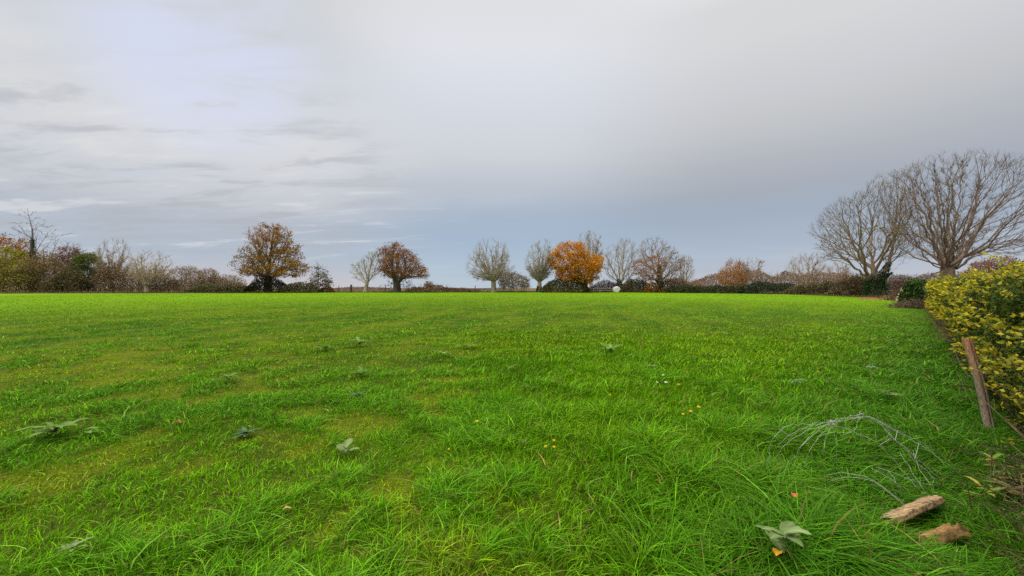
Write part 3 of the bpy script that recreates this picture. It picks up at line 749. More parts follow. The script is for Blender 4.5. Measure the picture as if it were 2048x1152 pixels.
tree('pollard_ash', 'tall ivied pollard standing behind the white bale', 'tree', 84,
     [(475, 1240, 1256), (486, 1222, 1268), (505, 1210, 1275), (530, 1207, 1276), (550, 1212, 1270), (562, 1222, 1262)],
     [[(1242, 584), (1241, 575), (1238, 565)], [(1239, 567), (1232, 552), (1224, 535), (1214, 515)], [(1241, 570), (1246, 550), (1246, 520, 1), (1250, 490)], [(1240, 568), (1256, 545), (1264, 515)], [(1240, 568), (1238, 540, -2), (1234, 500)],
      [(1238, 565), (1226, 555), (1211, 540)], [(1242, 572), (1258, 558), (1270, 540)]],
     620, .42, .025, .62, PALE, None, [([(1242, 584), (1240, 572), (1237, 558)], [.7, .75, .35], 900, .2)], 2, .9, shell=.45, group='bare pollard trees round the field', tr_split=.3)
scrub('dark green-brown thorn scrub between the white bale and the ivied oak', 81, [(1240, 580), (1252, 566), (1266, 560), (1280, 560), (1292, 566), (1300, 580)], 4, 3400, [(.085, .095, .035), (.13, .12, .045), (.06, .06, .025), (.18, .13, .06)], None, .22, 110)
tree('bare_oak', 'wide nearly bare oak with an ivied trunk and rusty lower leaves', 'tree', 80,
     [(476, 1295, 1318), (484, 1282, 1330), (498, 1274, 1345), (515, 1270, 1360), (535, 1268, 1366), (552, 1272, 1364), (562, 1285, 1350)],
     [[(1319, 584), (1319, 570), (1318, 556), (1318, 545)], [(1318, 557), (1310, 540), (1304, 520), (1304, 495)], [(1318, 560), (1305, 556), (1290, 550), (1275, 544)], [(1318, 550), (1296, 530, 1), (1282, 505)],
      [(1319, 548), (1318, 525), (1312, 500), (1308, 482)], [(1320, 555), (1330, 535), (1342, 512)], [(1320, 560), (1335, 550), (1352, 530), (1360, 518)], [(1319, 556), (1328, 540, -4), (1332, 510, -5)], [(1319, 556), (1308, 540, 4), (1298, 515, 5)]],
     950, .45, .026, .42, (.26, .19, .13), [(1500, .22, [(.36, .17, .085), (.28, .13, .06), (.42, .24, .13)], None, .3, (1265, 1322, 512, 566)), (500, .2, [(.28, .18, .09), (.2, .15, .07)], None, .3, (1322, 1368, 495, 560))],
     [([(1319, 584), (1319, 565), (1319, 545), (1319, 528)], [1.0, .75, .6, .25], 1900, .2)], 2, .8, shell=.45, tr_split=.3)
scrub('small orange bush against the ivied oak trunk', 78.5, [(1288, 582), (1294, 568), (1303, 562), (1312, 567), (1318, 582)], 2, 1000, [(.42, .19, .03), (.30, .12, .03), (.2, .15, .03)], None, .2, 20, name='orange_bush', cat='bush', group=None)
tree('pollard_ash', 'smaller olive-tinted pollard at the right shoulder of the ivied oak', 'tree', 84,
     [(512, 1366, 1376), (520, 1356, 1384), (535, 1350, 1389), (555, 1352, 1388), (568, 1358, 1382)], [[(1368, 583), (1368, 572)], [(1368, 574), (1362, 550), (1360, 530)], [(1368, 574), (1375, 545), (1377, 525)], [(1368, 575), (1368, 540, 1), (1369, 518)]],
     360, .22, .024, .6, (.34, .29, .18), None, None, 2, .8, shell=.4, group='bare pollard trees round the field')
scrub('reddish-brown scrub right of the ivied oak', 80, [(1318, 576), (1330, 562), (1350, 556), (1372, 562), (1395, 568), (1410, 576)], 4, 3600, [(.31, .20, .095), (.24, .155, .075), (.17, .14, .055), (.36, .21, .11)], None, .22, 300, stem_h=1.3)

# ------------------------------------------------------------------ right-hand hedge side and the wood beyond it
def distant_wood():
    mb = MB(); sm = MB()
    for (x0, x1, d0, d1, prof, cols, n) in [
        (1375, 1720, 125, 150, [(1375, 566), (1400, 556), (1430, 549), (1460, 541), (1520, 542), (1560, 545), (1620, 549), (1660, 545), (1720, 548)], [(.30, .19, .10), (.25, .15, .07), (.34, .2, .10), (.2, .14, .08)], 11000),
        (1690, 2060, 110, 170, [(1690, 552), (1715, 545), (1760, 548), (1800, 551), (1850, 546), (1880, 544), (1940, 546), (2060, 540)], [(.19, .12, .075), (.15, .10, .06), (.22, .14, .085)], 9000),
        (660, 780, 150, 170, [(660, 577), (700, 573.5), (740, 574), (780, 576)], [(.24, .16, .12), (.2, .14, .10), (.3, .2, .12)], 1400),
        (860, 1010, 160, 190, [(860, 577), (900, 575.5), (950, 577), (1010, 575)], [(.19, .15, .12), (.15, .13, .10)], 1000),
        (-120, 520, 130, 160, [(-120, 560), (200, 566), (350, 570), (520, 572)], [(.2, .14, .09), (.16, .12, .07)], 5000)]:
        n = int(n * 1.8); px = R.uniform(x0, x1, n); d = R.uniform(d0, d1, n); pr = np.array(prof, float)
        top = np.interp(px, pr[:, 0], pr[:, 1]) - 22 * (fbm(px * .035, d * .05, 50, 3) - .6) * (x1 > 1300)
        x = (px - CX) / F * d; g = zg(x, d); h = CAMZ + (HY - top) / F * d - g
        z = g + np.maximum(h, .3) * R.random(n) ** .6
        cc = palette(n, cols) * (.45 + .45 * fbm(px * .06, z * .4, 51)[:, None])
        leaves(mb, np.stack([x, d, z], 1), R.uniform(.22, .5, n), cc, .6)
        m = n // 40; px = R.uniform(x0, x1, m); d = R.uniform(d0, d1, m); x = (px - CX) / F * d; g = zg(x, d)
        h = CAMZ + (HY - np.interp(px, pr[:, 0], pr[:, 1])) / F * d - g
        a = np.stack([x, d, g], 1); b = a + np.stack([R.normal(size=m) * .6, R.normal(size=m) * .6, np.maximum(h, .3) * R.uniform(.7, 1.12, m)], 1)
        sticks(mb, a, b, .06, .015, palette(m, [(.24, .18, .12), (.3, .24, .17)]))
    tag(mb.build('distant_wood', LEAF), kind='stuff')
distant_wood()
tree('orange_tree', 'pale orange tree in front of the distant wood right of centre', 'tree', 100,
     [(516, 1462, 1478), (526, 1450, 1488), (542, 1440, 1494), (560, 1436, 1496), (572, 1442, 1490)], [[(1466, 582), (1466, 570), (1467, 545)], [(1466, 572), (1482, 545)], [(1466, 572), (1450, 548)], [(1466, 560), (1476, 535), (1480, 518)]],
     420, .25, .028, .45, (.26, .18, .11), [(2000, .27, [(.42, .22, .06), (.36, .17, .055), (.48, .28, .09), (.30, .15, .06)], None, .45, (1430, 1500, 524, 580))], None, 2, 1., step=.8)
for (lab, d, base, ol, n) in [
    ('thin bare pollard between the pale orange tree and the twiggy bush', 98, (1506, 582), [(514, 1498, 1512), (524, 1490, 1524), (545, 1488, 1528), (562, 1494, 1522)], 330),
    ('twiggy bare tree standing in front of the distant wood, left of the ivied ash', 72, (1612, 588), [(504, 1606, 1626), (515, 1588, 1640), (540, 1576, 1650), (562, 1586, 1642)], 560),
    ('slight bare tree behind the scrub mound left of the ivied ash', 74, (1678, 588), [(524, 1668, 1686), (536, 1660, 1696), (556, 1656, 1698), (568, 1664, 1692)], 300)]:
    tree('bare_tree', lab, 'tree', d, ol, [[base, (base[0], base[1] - 10), (base[0], base[1] - 18)]], n, .2, .022, .6, (.36, .27, .18), None, None, 2, .8, auto=9, knuckle=(base[0], base[1] - 18), shell=.5,
         group='bare pollard trees round the field', keys=20 if n > 500 else 0)
thicket('bramble_bank', 'long green bramble bank running right from the ivied oak', 'brambles', 77, [(1325, 580), (1345, 573), (1385, 571), (1420, 572), (1450, 572), (1485, 571), (1505, 574)], 4, 5200, .22,
        [(.05, .075, .03), (.075, .10, .04), (.035, .05, .02), (.13, .09, .05)], [4, 3, 3, 1], 60, group='bramble banks at the field edge', lump=.3, dvar=(79, 71))
thicket('bramble_bank', 'blue-green bramble bank below the pale orange tree', 'brambles', 68, [(1478, 580), (1495, 569), (1520, 564), (1550, 565), (1585, 570), (1605, 582)], 4, 4600, .2,
        [(.045, .07, .035), (.065, .095, .045), (.03, .045, .022), (.10, .09, .045)], [4, 3, 3, 1], 50, group='bramble banks at the field edge', lump=.28, dvar=(72, 64))
thicket('bramble_bank', 'olive-brown bramble bank below the twiggy bare tree', 'brambles', 60, [(1575, 583), (1592, 569), (1620, 565), (1650, 563), (1680, 566), (1705, 580)], 4, 4800, .19,
        [(.11, .115, .045), (.17, .14, .06), (.075, .08, .035), (.22, .16, .08)], None, 160, group='bramble banks at the field edge', lump=.3, dvar=(64, 56), stem_h=1.35)
scrub('dark rounded scrub mound left of the ivied ash', 55, [(1670, 582), (1685, 560), (1705, 553), (1724, 555), (1740, 565), (1752, 590)], 4, 5200, [(.16, .13, .055), (.12, .105, .045), (.23, .165, .075), (.085, .075, .035)], None, .17, 240, (.17, .11, .08), lump=.2)
scrub('brown twiggy scrub right of the ivied ash trunk', 52, [(1762, 585), (1775, 566), (1790, 560), (1806, 563), (1822, 570), (1835, 590)], 3, 2400, [(.17, .10, .06), (.12, .085, .05), (.22, .13, .08)], None, .15, 330, (.19, .12, .09), stem_h=1.3)
tree('ivied_ash', 'leaning bare ash whose forked base is wrapped in dark ivy', 'tree', 50,
     [(342, 1778, 1800), (354, 1750, 1814), (372, 1742, 1818), (392, 1690, 1820), (410, 1668, 1822), (440, 1648, 1824), (472, 1632, 1820), (500, 1640, 1806), (520, 1655, 1780)],
     [[(1752, 592), (1751, 575), (1750, 560)], [(1754, 562), (1768, 545), (1777, 527), (1784, 500), (1788, 470), (1792, 430), (1794, 390), (1792, 350)],
      [(1745, 562), (1735, 550), (1728, 530), (1722, 490), (1722, 450), (1714, 410)], [(1748, 558), (1746, 540), (1742, 500), (1744, 450, 1), (1748, 410)], [(1740, 560), (1722, 545), (1700, 525), (1672, 500), (1645, 480)],
      [(1728, 532), (1712, 500), (1696, 470), (1676, 445)], [(1777, 525), (1766, 505, -1), (1756, 480), (1754, 440)], [(1788, 470), (1774, 440), (1762, 400), (1752, 372)], [(1792, 430), (1806, 395), (1812, 360)], [(1786, 480), (1800, 455), (1812, 430)], [(1722, 470), (1706, 430, 1), (1690, 400)],
      [(1735, 548), (1715, 520, -3), (1692, 490, -4), (1665, 465, -4)], [(1790, 450), (1784, 410, -2), (1778, 370, -3)], [(1770, 543), (1785, 540), (1800, 528), (1812, 515)]],
     2000, .5, .0165, .6, (.24, .185, .13), [(170, .2, [(.28, .27, .03), (.22, .24, .03)], None, .2, (1700, 1750, 460, 500))],
     [([(1751, 594), (1751, 575), (1752, 556)], [1.15, 1.3, .9], 3600, .15), ([(1754, 565), (1768, 545), (1778, 525)], [.85, .6, .3], 1500, .14), ([(1746, 560), (1746, 540)], [.5, .15], 300, .13), ([(1752, 560), (1775, 550), (1785, 545)], [.5, .4, .15], 500, .13)],
     2, .75, shell=.6, step=.45, tr_split=.3, keys=330, jit=.06)
tree('ash_tree', 'huge bare pollard ash with a many-stemmed fan crown at the right', 'tree', 42,
     [(312, 1855, 1925), (321, 1828, 1968), (334, 1808, 2000), (350, 1795, 2030), (385, 1792, 2052), (430, 1794, 2062), (470, 1800, 2058), (495, 1812, 2048), (515, 1840, 2010)],
     [[(1894, 592), (1894, 575), (1894, 556), (1895, 540)], [(1884, 540), (1868, 528), (1850, 515), (1842, 495), (1825, 478), (1808, 468)],
      [(1888, 540), (1878, 510), (1866, 470, .5), (1858, 430), (1846, 390), (1830, 360)], [(1892, 538), (1886, 500, 1), (1880, 450), (1874, 400), (1868, 340)], [(1895, 536), (1897, 490, -1), (1896, 440), (1898, 380), (1896, 330)],
      [(1898, 536), (1908, 490, .8), (1914, 440), (1920, 390), (1924, 330)], [(1902, 538), (1918, 500), (1934, 460), (1950, 410), (1965, 360)], [(1906, 541), (1926, 510, -.5), (1946, 475), (1980, 430), (2010, 400)],
      [(1906, 543), (1936, 520), (1965, 500), (2005, 482), (2040, 480)], [(1890, 540), (1872, 505, -2), (1850, 460, -3), (1820, 420, -3)], [(1896, 538), (1890, 480, -3), (1886, 420, -5), (1880, 370, -5)], [(1898, 538), (1916, 490, -3), (1938, 430, -5), (1950, 380, -5)],
      [(1898, 538), (1905, 490, 3), (1912, 420, 5), (1905, 370, 5)], [(1892, 538), (1880, 490, 3), (1862, 430, 5), (1850, 390, 5)], [(1902, 540), (1930, 490, 3), (1965, 440, 5), (1990, 400, 5)]],
     3300, .62, .0140, .62, (.205, .155, .115), None, [([(1899, 545), (1908, 510), (1912, 480)], [.4, .3, .12], 260, .11)], 2, .7, shell=.72, step=.45, tr_split=.25, jit=.06, flare=.2, keys=120, sides=(1, .11, .5), rag=.2)
tree('brown_tree', 'reddish-brown tree peeping over the hedge right of the huge ash', 'tree', 70,
     [(513, 1985, 2000), (520, 1962, 2020), (535, 1950, 2045), (560, 1948, 2050)], [[(1996, 586), (1996, 565), (1996, 540)], [(1996, 560), (1975, 535)], [(1996, 560), (2020, 535)]], 360, .2, .025, .4, (.2, .13, .09),
     [(2600, .24, [(.24, .12, .07), (.3, .15, .08), (.17, .09, .05)], None, .4, None)], step=.7)

# ------------------------------------------------------------------ small things along the far edge
def post(label, px, py, top, d, w, lean=0., c=(.2, .16, .12), group='fence posts at the far field edge', name='fence_post'):
    x = (px - CX) / F * d; g = float(zg(x, d)); h = CAMZ + (HY - top) / F * d - g
    mb = MB(); zz_ = np.array([-.1, h * .5, h * .96, h]); r = np.array([w, w * .95, w * .92, w * .55])
    loft(mb, np.stack([zz_ * lean + x, np.full(4, d), g + zz_], 1), r, 6)
    return tag(mb.build(name, bark(c, 9.), None, False, (x, d, g)), label, 'post', group)
post('thick dark gnarled post left of the bare leaning ash', 702, 583, 569, 81, .24, .03, (.09, .07, .06), None, 'stump_post')
post('pale thin fence post between the bare ash and the copper oak', 760, 583, 570.5, 83, .09, 0, (.36, .28, .2))
post('dark thin fence post just left of the copper oak trunk', 770.5, 583, 570, 84, .09, 0, (.1, .09, .08))
post('lone thin post right of the sparse sapling', 677.5, 582, 571, 86, .08, .02, (.15, .12, .1))
post('slim dark post left of the round pollard trunk', 950.5, 583, 570.5, 84, .08, 0, (.14, .12, .1))
def rail_fence(name, label, cat, d, x0, x1, rails, posts, top, c, w=.05):
    mx_ = (x0 + x1) / 2; bx = (mx_ - CX) / F * d; g = float(zg(bx, d)); o = thing(name, label, cat, (bx, d, g)); org = (bx, d, g); m = bark(c, 9., .25)
    for y in rails:
        mb = MB(); a = P(x0, y, d + .06); b = P(x1, y + .2, d + .06); loft(mb, resample([a, b], 1.) + R.normal(size=(len(resample([a, b], 1.)), 3)) * .012, np.full(len(resample([a, b], 1.)), w), 6); mb.build('rail', m, o, False, org)
    for px in posts:
        mb = MB(); a = P(px, top, d); gg = float(zg(a[0], d)); loft(mb, [[a[0], d, gg - .1], [a[0] + .01, d, (gg + a[2]) / 2], [a[0], d, a[2]]], [w * 1.5, w * 1.45, w * 1.3], 6); mb.build('post', m, o, False, org)
    return o
rail_fence('rail_fence', 'grey rail fence left of the white bale', 'fence', 82.6, 1168, 1228, [577.3, 581.2], [1169, 1187, 1199, 1227], 575.5, (.36, .34, .31), .055)
rail_fence('field_gate', 'small grey gate at the right foot of the ivied ash', 'gate', 50.6, 1763, 1786, [581.5, 584.5, 588], [1764, 1774, 1785], 579.5, (.33, .3, .27), .045)
def bale():
    d = 82.0; x = (1233 - CX) / F * d; g = float(zg(x, d)); r = .74; hz = .47
    mb = MB(); n = 40; k = 9; hw = .62
    prof = [(-hw, .0), (-hw, r * .55), (-hw * .99, r * .8), (-hw * .9, r * .95), (-hw * .7, r), (0, r * 1.01), (hw * .7, r), (hw * .9, r * .95), (hw * .99, r * .8), (hw, r * .55), (hw, 0)]
    th = np.arange(n) * 2 * math.pi / n; v = []
    for (a, q) in prof:
        rr = q * (1 + .012 * np.sin(th * 7 + a * 9)); zz_ = g + hz + rr * np.sin(th)
        zz_ = np.maximum(zz_, g + .01)                                  # sits slightly flattened on the ground
        v.append(np.stack([x + rr * np.cos(th) * 1.0, np.full(n, d + a), zz_], 1))
    i = np.arange(len(prof) - 1)[:, None] * n; j = np.arange(n)[None]; j2 = (j + 1) % n
    mb.add(np.concatenate(v), [np.stack([i + j, i + j2, i + n + j2, i + n + j], -1).reshape(-1, 4)])
    o = mb.build('wrapped_bale', plain('bale_film', (.85, .83, .72), .35, 0, 5., .06, .5), None, True, (x, d, g))
    tag(o, 'white plastic-wrapped round bale at the far field edge', 'bale')
bale()
# ------------------------------------------------------------------ the variegated hedge on the right
Q2 = 1 / math.sqrt(2)
def H(s, t, z=None):                    # along the hedge face, behind it
    s = np.asarray(s, float); t = np.asarray(t, float)
    x = 2.4 + (s + t) * Q2; y = 1.5 + (s - t) * Q2
    return x, y
def hedge():
    o = thing('hedge', 'long clipped hedge of small yellow and green leaves along the right side of the field', 'hedge', (8, 7.1, float(zg(8, 7.1)))); org = tuple(o.location)
    Ls = 39.5
    s_ = np.linspace(0, Ls, 1200); x_, y_ = H(s_, 0 * s_); r_ = np.hypot(x_, y_)
    rho = 10000 * np.minimum(1, (3.6 / r_)) ** 1.75
    per = 3.3                                     # face 1.8 m plus top and a little of the back
    cdf = np.r_[0, np.cumsum((rho[1:] + rho[:-1]) / 2 * np.diff(s_))] * per
    n = int(cdf[-1]); s = np.interp(R.random(n) * cdf[-1], cdf, s_)
    p = R.random(n) * per
    hgt = 1.72 + .14 * (fbm(s * .55, s * 0 + 2, 120) - .5) - .0075 * s * Q2
    z = np.where(p < 1.8, p / 1.8 * hgt, np.where(p < 3.0, hgt, hgt * (1 - (p - 3.0) / .3 * .5)))
    t = np.where(p < 1.8, 0, np.where(p < 3.0, p - 1.8, 1.2))
    zz_ = z / hgt
    # profile: drawn-in foot, fuller middle, rounded shoulder
    t = t + np.where(p < 1.8, (.06 + .12 * sstep(5, 14, s)) * (1 - sstep(0, .35, zz_)) + .16 * sstep(.82, 1, zz_), 0)
    z = z - np.where((p > 1.8) & (p < 3.0), .10 * (1 - sstep(0, .35, np.minimum(p - 1.8, 3.0 - p))), 0)
    lump = fbm(s * 1.9, z * 2.2 + t, 121, 3) - .5; lump2 = fbm(s * 6, z * 7 + t * 5, 122, 2) - .5
    dep = R.random(n) ** 1.8 * .34
    face = p < 1.8; top = (p >= 1.8) & (p < 3.0)
    t = t + np.where(face, -lump * .34 - lump2 * .14 + dep, 0)
    z = z + np.where(top, lump * .22 + lump2 * .12 - dep, 0)
    t = np.where(p >= 3.0, t + lump * .2 - dep, t)
    x, y = H(s, t); r = np.hypot(x, y); g = zg(x, y)
    q = np.stack([x, y, g + .02 + z], 1)
    rr = np.interp(s, s_, rho)
    size = .030 * np.sqrt(10000 / rr) ** .84 * R.uniform(.65, 1.3, n)
    size = np.minimum(size, .15)
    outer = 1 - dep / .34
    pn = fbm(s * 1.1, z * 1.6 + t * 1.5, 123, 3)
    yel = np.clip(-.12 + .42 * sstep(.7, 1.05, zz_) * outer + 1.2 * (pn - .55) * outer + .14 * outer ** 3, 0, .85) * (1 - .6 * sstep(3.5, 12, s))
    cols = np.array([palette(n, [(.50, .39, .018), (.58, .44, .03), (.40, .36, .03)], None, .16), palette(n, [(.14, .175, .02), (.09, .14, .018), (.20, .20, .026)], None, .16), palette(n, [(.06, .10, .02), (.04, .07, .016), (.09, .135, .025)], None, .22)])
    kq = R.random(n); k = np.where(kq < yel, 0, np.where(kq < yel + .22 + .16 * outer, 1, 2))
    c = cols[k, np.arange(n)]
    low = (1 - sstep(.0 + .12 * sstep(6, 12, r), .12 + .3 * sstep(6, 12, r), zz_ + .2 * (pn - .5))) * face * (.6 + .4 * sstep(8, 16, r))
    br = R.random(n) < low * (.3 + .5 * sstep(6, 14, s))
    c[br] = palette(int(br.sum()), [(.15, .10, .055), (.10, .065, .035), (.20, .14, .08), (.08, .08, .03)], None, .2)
    keep = R.random(n) > low * .35
    near = r < 9
    up = np.zeros((n, 3)); up[:, 0] = -.3; up[:, 1] = .3; up[:, 2] = .25
    mb = MB()
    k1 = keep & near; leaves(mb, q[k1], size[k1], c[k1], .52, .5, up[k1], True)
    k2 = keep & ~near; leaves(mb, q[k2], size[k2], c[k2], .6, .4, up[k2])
    # young shoots standing out of the top and face, with leaves in pairs
    ns = 700; ss = np.sort(R.random(ns)) ** 1.7 * Ls; topq = R.random(ns) < .55
    hs = 1.68 + .14 * (fbm(ss * .55, ss * 0 + 2, 120) - .5) - .0075 * ss * Q2; tt = np.where(topq, R.uniform(.1, .9, ns), -.02); zs = np.where(topq, hs - .1, R.uniform(.5, 1.6, ns))
    x, y = H(ss, tt); a = np.stack([x, y, zg(x, y) + zs], 1)
    d = unit(np.where(topq[:, None], np.array([-.15, .15, 1.]), np.array([-.6, .6, .55])) + R.normal(size=(ns, 3)) * .3)
    l = R.uniform(.1, .27, ns)[:, None]
    sm = MB(); sticks(sm, a, a + d * l, .003, .0015)
    for f in np.linspace(.25, 1, 6):
        for sgn in (-1, 1):
            sd = unit(np.cross(d, R.normal(size=(ns, 3)))) * .022
            pp = a + d * l * f + sd
            rr2 = np.hypot(pp[:, 0], pp[:, 1]); m = rr2 < 26
            leaves(mb, pp[m], np.minimum(.038 * np.maximum(1, (rr2[m] / 4) ** .7), .13) * R.uniform(.7, 1.2, m.sum()), palette(int(m.sum()), [(.52, .43, .02), (.40, .38, .03), (.22, .24, .025)], [3, 2, 2]), .5, 0, d[m])
    mb.build('leaves', LEAF, o, False, org)
    # woody stems inside and dead twigs at the foot
    n = 3600; s = R.random(n) ** 1.6 * Ls; t = R.uniform(.12, 1.1, n); x, y = H(s, t); g = zg(x, y)
    a = np.stack([x, y, g - .02 + R.random(n) * .5], 1); d = unit(R.normal(size=(n, 3)) * [.25, .25, .3] + [0, 0, .9]); l = R.uniform(.3, .8, n)
    b = a + d * l[:, None]; b[:, 2] = np.minimum(b[:, 2], g + 1.6); sticks(sm, a, b, R.uniform(.004, .012, n), .003)
    n = 2200; s = 5 + R.random(n) ** 1.3 * (Ls - 5); t = R.uniform(.05, .4, n); x, y = H(s, t); g = zg(x, y); w = np.maximum(1, np.hypot(x, y) / 8)
    a = np.stack([x, y, g + R.random(n) ** 1.4 * .5], 1); b = a + rand_dirs(n) * [1, 1, .7] * R.uniform(.12, .45, (n, 1)) + [0, 0, .06]
    sticks(sm, a, b, .0032 * w, .002 * w)
    sm.build('stems', bark((.17, .115, .075), 12.), o, False, org)
hedge()
def dead_brush():
    mb = MB(); n = 1100; s = R.uniform(-.3, 1.9, n) ; t = R.normal(.05, .16, n); x, y = H(s, t); g = zg(x, y)
    a = np.stack([x, y, g + R.random(n) ** 1.6 * .34], 1); b = a + rand_dirs(n) * [1, 1, .45] * R.uniform(.1, .4, (n, 1))
    sticks(mb, a, b, .0032, .0016, palette(n, [(.16, .105, .07), (.11, .07, .045), (.24, .18, .12)]))
    n = 1300; s = R.uniform(-.3, 2.2, n); t = R.normal(.02, .2, n); x, y = H(s, t)
    leaves(mb, np.stack([x, y, zg(x, y) + R.random(n) ** 1.5 * .28], 1), R.uniform(.014, .034, n), palette(n, [(.14, .09, .05), (.09, .06, .035), (.20, .14, .07), (.09, .12, .025), (.13, .15, .03)]), .6)
    tag(mb.build('dead_brush', LEAF), kind='stuff')
dead_brush()
tag(thicket('ivy_bush', 'upright dark green ivy bush at the far end of the hedge', 'bush', 28, [(1815, 585), (1819, 562), (1828, 558), (1842, 558), (1852, 562), (1860, 575)], 1.6, 3400, .12,
        [(.05, .10, .02), (.035, .07, .016), (.09, .15, .025), (.02, .045, .012)], None, 0, flat=.3, lump=.1))
scrub('brown weedy scrub at the foot of the ivy bush by the hedge end', 25.5, [(1812, 618), (1817, 609), (1828, 606), (1840, 606), (1852, 610)], 1.4, 1300, [(.16, .12, .06), (.11, .09, .04), (.20, .15, .08), (.07, .09, .03)], None, .09, 160, lump=.4)
# stone wall with a tan coping behind the far half of the hedge
def rock(mb, c, size, col=None, nlat=5, nlon=7):
    th = np.linspace(0, math.pi, nlat + 1)[1:-1]; ph = np.arange(nlon) * 2 * math.pi / nlon
    v = [[0, 0, 1]]
    for a in th: v += [[math.sin(a) * math.cos(b), math.sin(a) * math.sin(b), math.cos(a)] for b in ph]
    v.append([0, 0, -1]); v = np.array(v); v = np.sign(v) * np.abs(v) ** .6 * (1 + R.normal(size=(len(v), 1)) * .09)
    v = v * np.asarray(size) * .5 + c; m = nlat - 1
    tri = [[0, 1 + j, 1 + (j + 1) % nlon] for j in range(nlon)] + [[len(v) - 1, 1 + (m - 1) * nlon + (j + 1) % nlon, 1 + (m - 1) * nlon + j] for j in range(nlon)]
    q = [[1 + i * nlon + j, 1 + (i + 1) * nlon + j, 1 + (i + 1) * nlon + (j + 1) % nlon, 1 + i * nlon + (j + 1) % nlon] for i in range(m - 1) for j in range(nlon)]
    mb.add(v, [np.array(tri), np.array(q)], col)
STONE = attr_mat('stone_surface', 0, .9, .15)
def stone_wall():
    A = np.array([38.6, 37.4]); B = np.array([20.9, 17.9]); L_ = np.linalg.norm(B - A); u = (B - A) / L_; nn = np.array([u[1], -u[0]])
    g = float(zg(*A)); o = thing('stone_wall', 'stone wall with a tan coping showing above the far part of the hedge', 'wall', (A[0], A[1], g)); org = (A[0], A[1], g)
    mb = MB(); k = 0; s = 0
    zrow = [0]; 
    while zrow[-1] < 1.5: zrow.append(zrow[-1] + R.uniform(.15, .24))
    for z0, z1 in zip(zrow[:-1], zrow[1:]):
        s = 0
        while s < L_:
            w = R.uniform(.22, .5); c = A + u * (s + w / 2); gz = float(zg(*c))
            rock(mb, [c[0], c[1], gz + (z0 + z1) / 2], [w * .8 + .2, w * .8 + .2, (z1 - z0) * 1.12], np.array([.30, .25, .18]) * R.uniform(.6, 1.35), 4, 6); s += w
    mb.build('masonry', STONE, o, True, org)
    cm = MB(); s = 0
    while s < L_:
        w = R.uniform(.7, 1.0); c0 = A + u * s; c1 = A + u * (s + w - .015); ztop = 1.60
        v = []
        for c in (c0, c1):
            gz = float(zg(*c)); h = gz + ztop + R.normal() * .006
            for off, dz in ((-.34, 0), (-.34, .05), (0, .20), (.34, .05), (.34, 0)): v.append([c[0] + nn[0] * off, c[1] + nn[1] * off, h + dz])
        q = [[i, (i + 1) % 5, 5 + (i + 1) % 5, 5 + i] for i in range(5)]
        cm.add(v, [np.array(q), np.array([[0, 1, 3, 4], [5, 9, 8, 6]]), np.array([[1, 2, 3], [6, 8, 7]])], np.array([.36, .26, .15]) * R.uniform(.8, 1.15)); s += w
    cm.build('coping', STONE, o, False, org)
stone_wall()
def stone_heap():
    c = P(1808, 585, 36); g = float(zg(c[0], 36)); mb = MB()
    for i in range(46):
        f = R.random(); r = (1 - f) * .55
        a = R.random() * 6.28
        rock(mb, [c[0] + r * math.cos(a), 36 + r * math.sin(a), g + f * 1.25], R.uniform(.18, .36, 3) * [1, 1, .7], np.array([.36, .28, .2]) * R.uniform(.6, 1.25), 4, 6)
    tag(mb.build('stone_heap', STONE, None, True, (c[0], 36, g)), 'pale heap of loose stones left of the ivy bush at the hedge end', 'stones')
stone_heap()
scrub('rusty dead growth around the pale heap of stones', 38, [(1794, 592), (1800, 578), (1812, 572), (1826, 572), (1834, 588)], 2, 900, [(.24, .13, .08), (.18, .10, .06), (.28, .18, .11)], None, .11, 160, stem_h=1.15)
def soil_patch():
    x0, x1, y0, y1 = 38.2, 44.5, 40.5, 46.5; n = 26
    X_, Y_ = np.meshgrid(np.linspace(-1, 1, n), np.linspace(-1, 1, n), indexing='ij')
    k = 1 + .2 * (vnoise(X_ * 3, Y_ * 3, 9) - .5); sc = np.maximum(np.abs(X_), np.abs(Y_)) / np.maximum(np.hypot(X_, Y_), 1e-6)
    x = (x0 + x1) / 2 + X_ * sc * k * (x1 - x0) / 2; y = (y0 + y1) / 2 + Y_ * sc * k * (y1 - y0) / 2
    e = 1 - np.maximum(np.abs(X_), np.abs(Y_))
    z = zg(x, y) + .10 * sstep(0, .3, e) * (.7 + .6 * vnoise(X_ * 5, Y_ * 5, 4)) - .012
    i = np.arange(n - 1)[:, None] * n; j = np.arange(n - 1)[None]
    q = np.stack([i + j, i + n + j, i + n + j + 1, i + j + 1], -1).reshape(-1, 4)
    mb = MB(); mb.add(np.stack([x, y, z], -1).reshape(-1, 3), [q]); tag(mb.build('soil', plain('red_soil', (.24, .085, .05), .95, 0, 4., .4, .05), None, True), kind='structure')
soil_patch()

